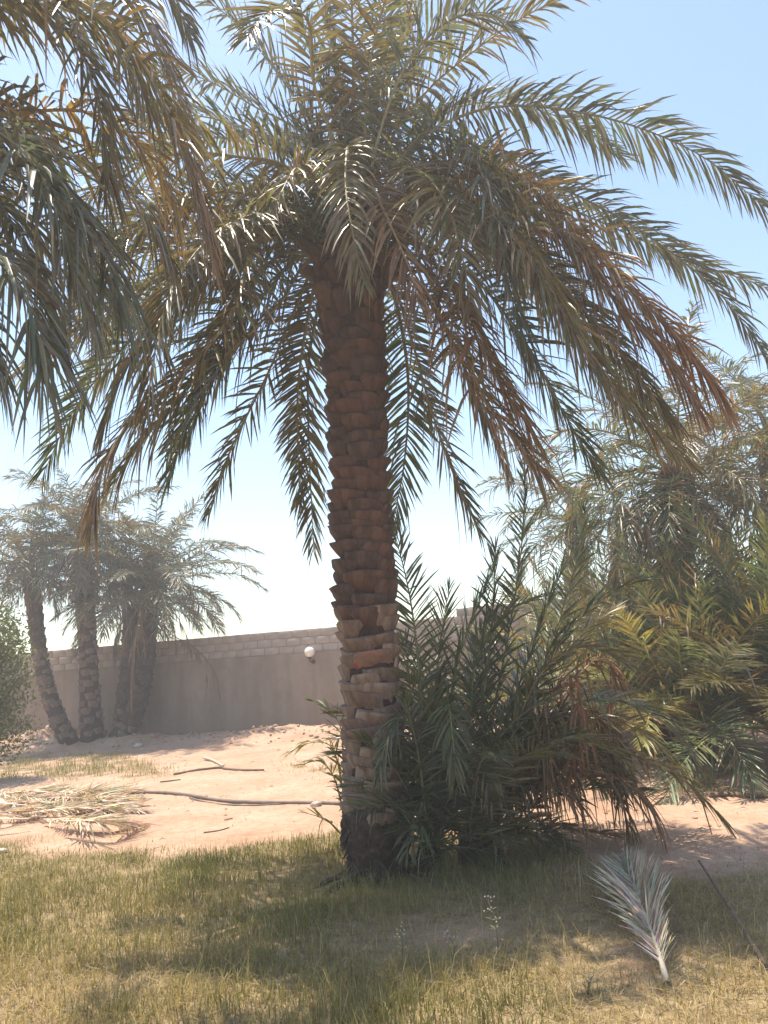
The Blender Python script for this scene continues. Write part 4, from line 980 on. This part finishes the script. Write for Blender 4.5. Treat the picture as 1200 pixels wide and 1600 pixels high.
bush_palm('bushy palm in the middle of the thicket behind the arching dry fronds', 950, 1165, 56, 2.9, 8, (C_OLIVE, C_YELLOW * 0.9, C_GREEN), dry=0.15, e_lo=0.2)
bush_palm('bushy palm at the back of the thicket below the tall dry crown', 1010, 1140, 50, 3.4, 4, (C_GREEN, C_GREY), e_lo=0.4)

# ------------------------------------------------------------------ leafy tree at the left edge
TX = ground(-45, 1225)
LT = thing('leafy_tree', 'low bushy broadleaf tree with yellow green leaves by the palm clump', 'tree', (TX[0], TX[1], hz(TX[0], TX[1])))
V, t, q = tube(spline([(0, 0, -0.1), (0.03, 0, 0.5), (-0.05, 0.05, 1.1), (0, 0, 1.9)], 10)[0], np.linspace(0.11, 0.03, 10), 10, 1, True, 0.05)
ltk = obj('trunk', new_mesh('trunk', V, t, q, None, True), M['wood'], LT)
cl = []
for k_ in range(95):
    d = nrm(rng.normal(size=3)); rr_ = rng.random() ** 0.45
    c = np.array((0, 0, 1.75)) + d * rr_ * np.array((1.05, 1.05, 1.6))
    if c[2] < 0.15: c[2] = 0.15 + rng.random() * 0.3
    cl.append(c)
for k_ in range(14):
    c = cl[k_ * 5]
    V, t, q = tube(spline([(0, 0, 0.4 + 0.08 * k_), c * (0.5, 0.5, 0.3) + (0, 0, 0.35 + 0.05 * k_), c], 7)[0], np.linspace(0.03, 0.006, 7), 6)
    obj('branch', new_mesh('branch', V, t, q), M['wood'], ltk)
N_ = 13000
cc = np.array(cl)[rng.integers(0, len(cl), N_)] + rng.normal(0, 0.15, (N_, 3))
d = nrm(rng.normal(size=(N_, 3)) + (0, 0, -0.2)); nl = nrm(rng.normal(size=(N_, 3)) + (0, 0, 1.0)); w = nrm(np.cross(d, nl)); nl = np.cross(w, d)
ll = 0.075 * (0.7 + 0.6 * rng.random((N_, 1))); lw = ll * 0.24
V = np.stack([cc, cc + d * ll * 0.45 - w * lw + nl * lw * 0.4, cc + d * ll * 0.5, cc + d * ll * 0.45 + w * lw + nl * lw * 0.4, cc + d * ll - nl * ll * 0.12], 1)
b0 = (np.arange(N_) * 5)[:, None, None]
T3 = (b0 + np.array([(0, 1, 2), (0, 2, 3), (1, 4, 2), (2, 4, 3)])[None]).reshape(-1, 3)
lc = np.array((0.075, 0.098, 0.028))[None] * (0.7 + 0.7 * rng.random((N_, 1))) + np.array((0.05, 0.035, 0))[None] * rng.random((N_, 1))
o = obj('crown', new_mesh('crown', V.reshape(-1, 3), T3, None, np.repeat(lc, 5, 0)), M['broad'], LT); o['kind'] = 'stuff'

# ------------------------------------------------------------------ grass
def blades(X, Y, Z, hgt, wid, lean, colr, name, material):
    n = len(X)
    th = rng.random(n) * 2 * np.pi; la = rng.random(n) * 2 * np.pi
    w = np.stack([np.cos(th), np.sin(th), np.zeros(n)], 1) * (wid * 0.5)[:, None]
    L = np.stack([np.cos(la), np.sin(la), np.zeros(n)], 1) * (lean * hgt)[:, None]
    P = np.stack([X, Y, Z - 0.01], 1)
    up = np.stack([np.zeros(n), np.zeros(n), hgt], 1)
    m1 = P + up * 0.55 + L * 0.3; tip = P + up * (1 - 0.35 * lean[:, None] ** 2) + L
    V = np.stack([P - w, P + w, m1 - w * 0.75, m1 + w * 0.75, tip], 1)
    b = (np.arange(n) * 5)[:, None, None]
    Q = (b + np.array([(0, 1, 3, 2)])[None]).reshape(-1, 4); T_ = (b + np.array([(2, 3, 4)])[None]).reshape(-1, 3)
    C = np.repeat(colr[:, None], 5, 1); C[:, 4] = C[:, 4] * 1.15
    return obj(name, new_mesh(name, V.reshape(-1, 3), T_, Q, C.reshape(-1, 3)), material)
NB = 300000
bxx = rng.uniform(-5.5, 5.2, NB); byy = 2.6 + (rng.random(NB) ** 1.25) * 6.2
den, gre, ppx, ppy = grass_cover(bxx, byy)
tuft = 0.35 + 0.65 * smooth(-0.25, 0.25, vnoise(bxx[:1], byy[:1], 1)[0] + np.sin(bxx * 9 + np.sin(byy * 7) * 2) * np.sin(byy * 11 + np.cos(bxx * 5) * 2) * 0.5)
keep = (rng.random(NB) < den * tuft) & (ppx > -60) & (ppx < 1260) & (ppy < 1660) & (np.hypot(bxx - G0[0], byy - D0) > 0.25)
X, Y = bxx[keep], byy[keep]; g = gre[keep]; n = len(X)
Z = height_arr(X, Y)
gs = np.clip(g + rng.normal(0, 0.22, n), 0, 1)[:, None]
cg = np.array((0.185, 0.195, 0.070)) * (1 - 0.4 * rng.random((n, 1))) + np.array((0.05, 0.03, 0.0)) * rng.random((n, 1))
cs = np.array((0.48, 0.36, 0.19)) * (0.55 + 0.6 * rng.random((n, 1)))
cgr = cs * (1 - gs) + cg * gs
hgt = (0.025 + 0.10 * rng.random(n) ** 2.6 + 0.05 * g * rng.random(n)) * (0.3 + 0.8 * den[keep]) * (0.75 + 0.5 * smooth(-0.3, 0.4, vnoise(X, Y, 1.6, 21.0)))
isd = gs[:, 0] < 0.45
print('grass blades', n)
a_ = ~isd
go = blades(X[a_], Y[a_], Z[a_], hgt[a_], 0.003 + 0.004 * rng.random(a_.sum()), np.abs(rng.normal(0.45, 0.4, a_.sum())), cgr[a_], 'green_grass', M['grass'])
tag(go, 'short green grass covering the foreground around the palm', 'grass', None, 'stuff')
go = blades(X[isd], Y[isd], Z[isd], hgt[isd] * 0.95, 0.003 + 0.003 * rng.random(isd.sum()), np.abs(rng.normal(0.75, 0.5, isd.sum())), cgr[isd], 'dry_grass', M['grass'])
tag(go, 'dry straw coloured grass mixed through the foreground', 'grass', None, 'stuff')
# taller wisps and seed stalks
w_ = rng.random(n) < 0.022
k2 = int(w_.sum())
go = blades(X[w_], Y[w_], Z[w_], 0.10 + 0.17 * rng.random(k2), 0.0022 + 0.002 * rng.random(k2), np.abs(rng.normal(0.5, 0.35, k2)), np.array((0.46, 0.37, 0.20)) * (0.7 + 0.5 * rng.random((k2, 1))), 'grass_stalks', M['grass'])
tag(go, 'thin straw seed stalks standing above the foreground grass', 'grass', None, 'stuff')
# grass beyond the sand
NB = 90000
bxx = rng.uniform(-10, 9.5, NB); byy = rng.uniform(8.2, 19, NB)
den, gre, ppx, ppy = grass_cover(bxx, byy)
keep = (rng.random(NB) < den) & (ppx > -80) & (ppx < 1300) & (ppy < 1270)
X, Y, g = bxx[keep], byy[keep], gre[keep]; n = len(X); Z = height_arr(X, Y)
gs = np.clip(g + rng.normal(0, 0.2, n), 0, 1)[:, None]
cgr = np.array((0.45, 0.35, 0.18)) * (0.6 + 0.5 * rng.random((n, 1))) * (1 - gs) + np.array((0.13, 0.15, 0.05)) * (0.7 + 0.5 * rng.random((n, 1))) * gs
go = blades(X, Y, Z, (0.04 + 0.15 * rng.random(n) ** 1.6) * (0.35 + 0.9 * den[keep]), 0.006 + 0.005 * rng.random(n), np.abs(rng.normal(0.5, 0.4, n)), cgr, 'far_grass', M['grass'])
tag(go, 'olive and straw grass tufts on the far side of the sand', 'grass', None, 'stuff')
# litter: straw lying flat on the soil
NB = 60000
bxx = rng.uniform(-5, 5, NB); byy = 2.6 + (rng.random(NB) ** 1.2) * 6
den, gre, ppx, ppy = grass_cover(bxx, byy)
keep = (rng.random(NB) < den * (1.1 - gre)) & (ppx > -60) & (ppx < 1260)
X, Y = bxx[keep], byy[keep]; n = len(X); Z = height_arr(X, Y)
th = rng.random(n) * 6.283; ln = 0.03 + 0.07 * rng.random(n)
dv = np.stack([np.cos(th), np.sin(th), rng.normal(0.05, 0.15, n)], 1) * ln[:, None]; wv = np.stack([-np.sin(th), np.cos(th), np.zeros(n)], 1) * 0.0018
P = np.stack([X, Y, Z + 0.006 + 0.03 * rng.random(n)], 1)
V = np.stack([P - wv, P + wv, P + dv + wv * 0.6, P + dv - wv * 0.6], 1)
Q = ((np.arange(n) * 4)[:, None] + np.arange(4)[None])
lc = np.array((0.48, 0.37, 0.20)) * (0.45 + 0.7 * rng.random((n, 1)))
tag(obj('straw_litter', new_mesh('straw_litter', V.reshape(-1, 3), None, Q, np.repeat(lc, 4, 0)), M['grass']), 'loose straw litter lying on the soil between the grass', 'straw', None, 'stuff')

# ------------------------------------------------------------------ weeds standing above the grass
def weed(px, py, h, label, n=16, flower=True):
    g = ground(px, py); z = hz(g[0], g[1])
    root = thing('weed', label, 'weed', (g[0], g[1], z), 'weeds standing above the grass')
    P, _ = spline([(0, 0, -0.02), (0.01, 0, h * 0.5), (random.uniform(-0.04, 0.04), random.uniform(-0.03, 0.03), h)], 8)
    V, t, q = tube(P, np.linspace(0.004, 0.0015, 8), 5); st_ = obj('stem', new_mesh('stem', V, t, q), M['stick'], root)
    Vs, T_, C = [], [], []
    for k_ in range(n):
        s = 0.15 + 0.85 * k_ / n; p = P[int(s * 7)]; az = k_ * 2.4; l = random.uniform(0.03, 0.07) * (1.1 - 0.5 * s)
        d = np.array((math.cos(az), math.sin(az), 0.5)) * l; w = np.array((-math.sin(az), math.cos(az), 0)) * l * 0.16
        b = len(Vs); Vs += [p, p + d * 0.5 + w, p + d * 0.5 - w, p + d - (0, 0, l * 0.2)]; T_ += [(b, b + 1, b + 2), (b + 1, b + 3, b + 2)]
        c = np.array((0.20, 0.21, 0.10)) * random.uniform(0.8, 1.4); C += [c] * 4
    o = obj('leaves', new_mesh('leaves', np.array(Vs), np.array(T_), None, np.array(C)), M['grass'], root); o['kind'] = 'stuff'
    if flower:
        Vs, T_, C = [], [], []
        for k_ in range(14):
            p = P[-1 - (k_ % 3)] + np.random.default_rng(k_ + px).normal(0, 0.014, 3); r_ = 0.005
            b = len(Vs); Vs += [p + (r_, 0, 0), p + (-r_, 0, 0), p + (0, r_, 0), p + (0, -r_, 0), p + (0, 0, r_), p - (0, 0, r_)]
            T_ += [(b, b + 2, b + 4), (b + 2, b + 1, b + 4), (b + 1, b + 3, b + 4), (b + 3, b, b + 4), (b + 2, b, b + 5), (b + 1, b + 2, b + 5), (b + 3, b + 1, b + 5), (b, b + 3, b + 5)]
            C += [np.array((0.62, 0.58, 0.48))] * 6
        o = obj('flower_head', new_mesh('flower_head', np.array(Vs), np.array(T_), None, np.array(C)), M['dryleaf'], root); o['kind'] = 'stuff'
weed(778, 1512, 0.30, 'pale branching weed standing tallest out of the grass in front of the palm', 22)
weed(628, 1515, 0.20, 'pale green weed at the edge of the browned shade patch in the grass', 18)
weed(918, 1560, 0.10, 'tiny weed with one white flower head close to the fallen frond', 8)
weed(708, 1500, 0.13, 'short weed with a white flower head in the browned shade patch', 9)
weed(572, 1398, 0.16, 'little green weed growing right at the foot of the big trunk', 14, False)

# ------------------------------------------------------------------ fallen frond, sticks, pipes, litter, stones
def lying_frond(label, pts, lift, cat='dead frond', group=None, name='fallen_frond', **kw):
    W = []
    for (x, y), l in zip(pts, lift):
        g = ground(x, y); g = ground(x, y, hz(g[0], g[1]) + l); W.append(g)
    root = thing(name, label, cat, (W[0][0], W[0][1], hz(W[0][0], W[0][1])), group)
    path, L = spline(np.array(W) - np.array(root.location), 24)
    opts = dict(lmax=0.3, step=0.02, width=0.018, droop=0.1, messy=0.12, base_col=C_PALE, dry=0.3, drycol=C_STRAW, dihedral=0.2, rr=0.014, start=0.05, flatbase=0.3, bcol=(0.42, 0.34, 0.25))
    opts.update(kw)
    mr, ml = frond_meshes(path, L, **opts)
    o = obj('rachis', mr, M['rachis'], root)
    o = obj('leaflets', ml, M['dryleaf'], root); o['kind'] = 'stuff'
    return root
lying_frond('bleached silvery dead frond lying in the dry grass with leaflets folded up', [(1042, 1535), (1030, 1490), (1012, 1440), (994, 1395), (972, 1345)], [0.02, 0.07, 0.10, 0.11, 0.10], lmax=0.50, spread=0.5, step=0.0075, width=0.011, droop=0.03, dihedral=0.45, messy=0.09, base_col=np.array((0.60, 0.53, 0.41)), dry=0.3, start=0.06, twist=0.45, rr=0.013)
def stick(label, pts, r0, r1, material, name='stick', cat='stick', lift=None, group=None, n=14):
    W = []
    for k_, (x, y) in enumerate(pts):
        l = r0 * 0.8 if lift is None else lift[k_]
        g = ground(x, y); W.append(ground(x, y, hz(g[0], g[1]) + l))
    W = np.array(W)
    P, _ = spline(W - W[0], n)
    V, t, q = tube(P, np.linspace(r0, r1, n), 8, 1, True, 0.02)
    o = obj(name, new_mesh(name, V, t, q, None, True), material, None, W[0])
    return tag(o, label, cat, group)
stick('long thin dark stick lying in the dry grass by the fallen frond', [(1196, 1508), (1168, 1462), (1135, 1410), (1092, 1345)], 0.012, 0.007, M['stick'], lift=[0.02, 0.05, 0.07, 0.06])
stick('thick dusty irrigation pipe lying across the sand towards the big trunk', [(190, 1240), (250, 1238), (300, 1243), (350, 1251), (420, 1254), (480, 1254), (545, 1256)], 0.022, 0.022, M['pipe'], 'irrigation_pipe', 'pipe', n=40)
stick('thin hose looping beside the thick irrigation pipe', [(296, 1246), (318, 1252), (350, 1257), (400, 1258), (440, 1256)], 0.010, 0.010, M['pipe'], 'hose', 'hose', n=24)
stick('bare branch lying on the sand beyond the pipe, in two bends', [(272, 1210), (310, 1203), (345, 1199), (352, 1201), (380, 1203), (412, 1203)], 0.022, 0.016, M['stick'], 'fallen_branch', 'branch', n=24)
stick('pale bleached stick in the shaded sand', [(320, 1184), (335, 1189), (349, 1197)], 0.03, 0.02, M['palestick'])
stick('short thin twig lying at the edge of the straw grass', [(250, 1222), (282, 1218)], 0.012, 0.008, M['stick'], 'twig', 'twig')
stick('thin twig on the sand where the foreground grass begins', [(318, 1301), (340, 1298), (358, 1293)], 0.008, 0.005, M['stick'], 'twig', 'twig')
stick('weathered branch lying on the straw grass at the far side of the sand', [(1108, 1243), (1140, 1241), (1165, 1243), (1210, 1243)], 0.025, 0.02, M['stick'], 'fallen_branch', 'branch')
stick('broken reddish brown wood scrap on the sand behind the arching fronds', [(826, 1276), (842, 1273), (862, 1272)], 0.03, 0.026, M['boot_dark2'], 'wood_scrap', 'wood')
# heap of old bleached fronds on the left of the sand
rp_ = random.Random(3)
for k_ in range(34):
    x0 = rp_.uniform(-60, 120); y0 = rp_.uniform(1238, 1284); x1 = x0 + rp_.uniform(110, 190) * (1 if k_ % 4 else -1); y1 = y0 + rp_.uniform(-16, 14)
    x1 = min(x1, 225); y1 = min(max(y1, 1232), 1288)
    l = rp_.uniform(0.02, 0.16)
    lying_frond('bleached dry frond in the heap on the sand', [(x0, y0), ((x0 + x1) / 2, (y0 + y1) / 2 - 4), (x1, y1)], [l, l + 0.05, 0.02], group='heap of dry fronds on the sand', name='dry_frond',
                lmax=0.42, step=0.022, width=0.017, spread=0.5, messy=0.16, dihedral=0.02, droop=0.03, base_col=C_PALE * np.array((1.38, 1.32, 1.22)) * rp_.uniform(0.85, 1.1), dry=0.2)
def stone(px, py, r, label, group=None, material=None, seed=0):
    g = ground(px, py); z = hz(g[0], g[1])
    rg = np.random.default_rng(seed + int(px))
    th_ = np.linspace(0, np.pi, 7); ph_ = np.linspace(0, 2 * np.pi, 11)[:-1]
    TH, PH = np.meshgrid(th_, ph_, indexing='ij')
    rad = r * (1 + 0.18 * rg.normal(size=TH.shape)); rad[0] = rad[0, 0]; rad[-1] = rad[-1, 0]
    V = np.stack([rad * np.sin(TH) * np.cos(PH) * 1.25, rad * np.sin(TH) * np.sin(PH), rad * np.cos(TH) * 0.7], -1).reshape(-1, 3)
    i, j = np.meshgrid(np.arange(6), np.arange(10), indexing='ij')
    q = np.stack([i * 10 + j, (i + 1) * 10 + j, (i + 1) * 10 + (j + 1) % 10, i * 10 + (j + 1) % 10], -1).reshape(-1, 4)
    return tag(obj('stone', new_mesh('stone', V, None, q), material or M['stone'], None, (g[0], g[1], z + r * 0.35)), label, 'stone', group)
stone(494, 1257, 0.05, 'small pale stone beside the pipe near the trunk')
stone(58, 1160, 0.16, 'pale stone on top of the rubble mound at the foot of the curved palm')
stone(36, 1170, 0.10, 'pale stone half sunk in the rubble mound by the leafy tree', seed=4)
stone(80, 1168, 0.12, 'rough pale stone beside the foot of the curved palm trunk', seed=9)
stone(216, 1170, 0.10, 'pale stone in the grass right beside the forked palm pair', seed=3)
stone(4, 1333, 0.045, 'small pale stone in the grass below the heap of dry fronds', seed=6)
for k_ in range(26):
    x, y = random.choice([(random.uniform(250, 530), random.uniform(1215, 1300)), (random.uniform(860, 1190), random.uniform(1258, 1295)), (random.uniform(260, 500), random.uniform(1150, 1168))])
    stone(x, y, random.uniform(0.008, 0.022), 'small clod of earth on the open sand', 'clods on the sand', M['ground'], seed=k_)

# fallen leaflets and crumbs of earth strewn over the open sand
n = 2600
X = rng.uniform(-6.5, 5.5, n); Y = rng.uniform(6.3, 17, n)
den, _, ppx, ppy = grass_cover(X, Y)
kp = (ppx > -40) & (ppx < 1240) & (rng.random(n) < 0.25 + 0.75 * smooth(0.0, 0.4, vnoise(X, Y, 0.8, 31.0)))
X, Y = X[kp], Y[kp]; n = len(X); Z = height_arr(X, Y)
th = rng.normal(0, 0.9, n); ln = 0.03 + 0.16 * rng.random(n) ** 2; wd = 0.004 + 0.006 * rng.random(n)
dv = np.stack([np.cos(th), np.sin(th), 0 * th], 1) * ln[:, None]; wv = np.stack([-np.sin(th), np.cos(th), 0 * th], 1) * wd[:, None]
P = np.stack([X, Y, Z + 0.008], 1); up = np.array((0, 0, 1.0)) * (0.004 + 0.02 * rng.random((n, 1)))
V = np.stack([P - dv * 0.5, P + wv + up, P - wv * 0.6 + up * 0.6, P + dv * 0.5], 1)
b0 = (np.arange(n) * 4)[:, None, None]
T3 = (b0 + np.array([(0, 2, 1), (1, 2, 3)])[None]).reshape(-1, 3)
lc = np.where(rng.random((n, 1)) < 0.5, np.array((0.17, 0.11, 0.07))[None], np.array((0.42, 0.32, 0.20))[None]) * (0.7 + 0.6 * rng.random((n, 1)))
tag(obj('leaf_litter', new_mesh('leaf_litter', V.reshape(-1, 3), T3, None, np.repeat(lc, 4, 0)), M['dryleaf']), 'dry leaflets and twigs strewn over the open sand', 'litter', None, 'stuff')
n = 1500
sx_ = rng.uniform(-11, 6, n); dd_ = np.abs(rng.normal(0.9, 0.6, n)) + 0.1
base2 = np.array((WALL_B[0], WALL_B[1]))[None] + wu[None] * sx_[:, None] + wn_[None] * dd_[:, None]
Z = height_arr(base2[:, 0], base2[:, 1]); r_ = 0.012 + 0.05 * rng.random(n) ** 3
octa = np.array([(1, 0, 0), (-1, 0, 0), (0, 1, 0), (0, -1, 0), (0, 0, 0.8), (0, 0, -0.8)], float)
V = np.concatenate([base2, (Z + r_ * 0.3)[:, None]], 1)[:, None] + octa[None] * r_[:, None, None] * (1 + 0.35 * rng.normal(size=(n, 6, 1)))
F_ = np.array([(0, 2, 4), (2, 1, 4), (1, 3, 4), (3, 0, 4), (2, 0, 5), (1, 2, 5), (3, 1, 5), (0, 3, 5)])
T3 = ((np.arange(n) * 6)[:, None, None] + F_[None]).reshape(-1, 3)
tag(obj('rubble', new_mesh('rubble', V.reshape(-1, 3), T3, None, np.full((n * 6, 3), 0.05)), M['ground']), 'crumbled earth and small rubble along the foot of the wall', 'rubble', None, 'stuff')

# ------------------------------------------------------------------ added haze volume, lifts the darks like lens glare
HZ_ = cuboid('haze', 60, 44, 9.5, 0.0)
hm = bpy.data.materials.new('glare_haze'); hm.use_nodes = True
hn = hm.node_tree; hn.nodes.remove(hn.nodes['Principled BSDF'])
pv = hn.nodes.new('ShaderNodeVolumePrincipled')
pv.inputs['Color'].default_value = (0.97, 0.93, 0.89, 1); pv.inputs['Density'].default_value = 0.0068; pv.inputs['Anisotropy'].default_value = 0.3
hn.links.new(pv.outputs[0], hn.nodes['Material Output'].inputs['Volume'])
tag(obj('haze', HZ_, hm, None, (0, 36, -1.5)), 'added pale haze imitating lens glare over the palm garden', None, None, 'stuff')
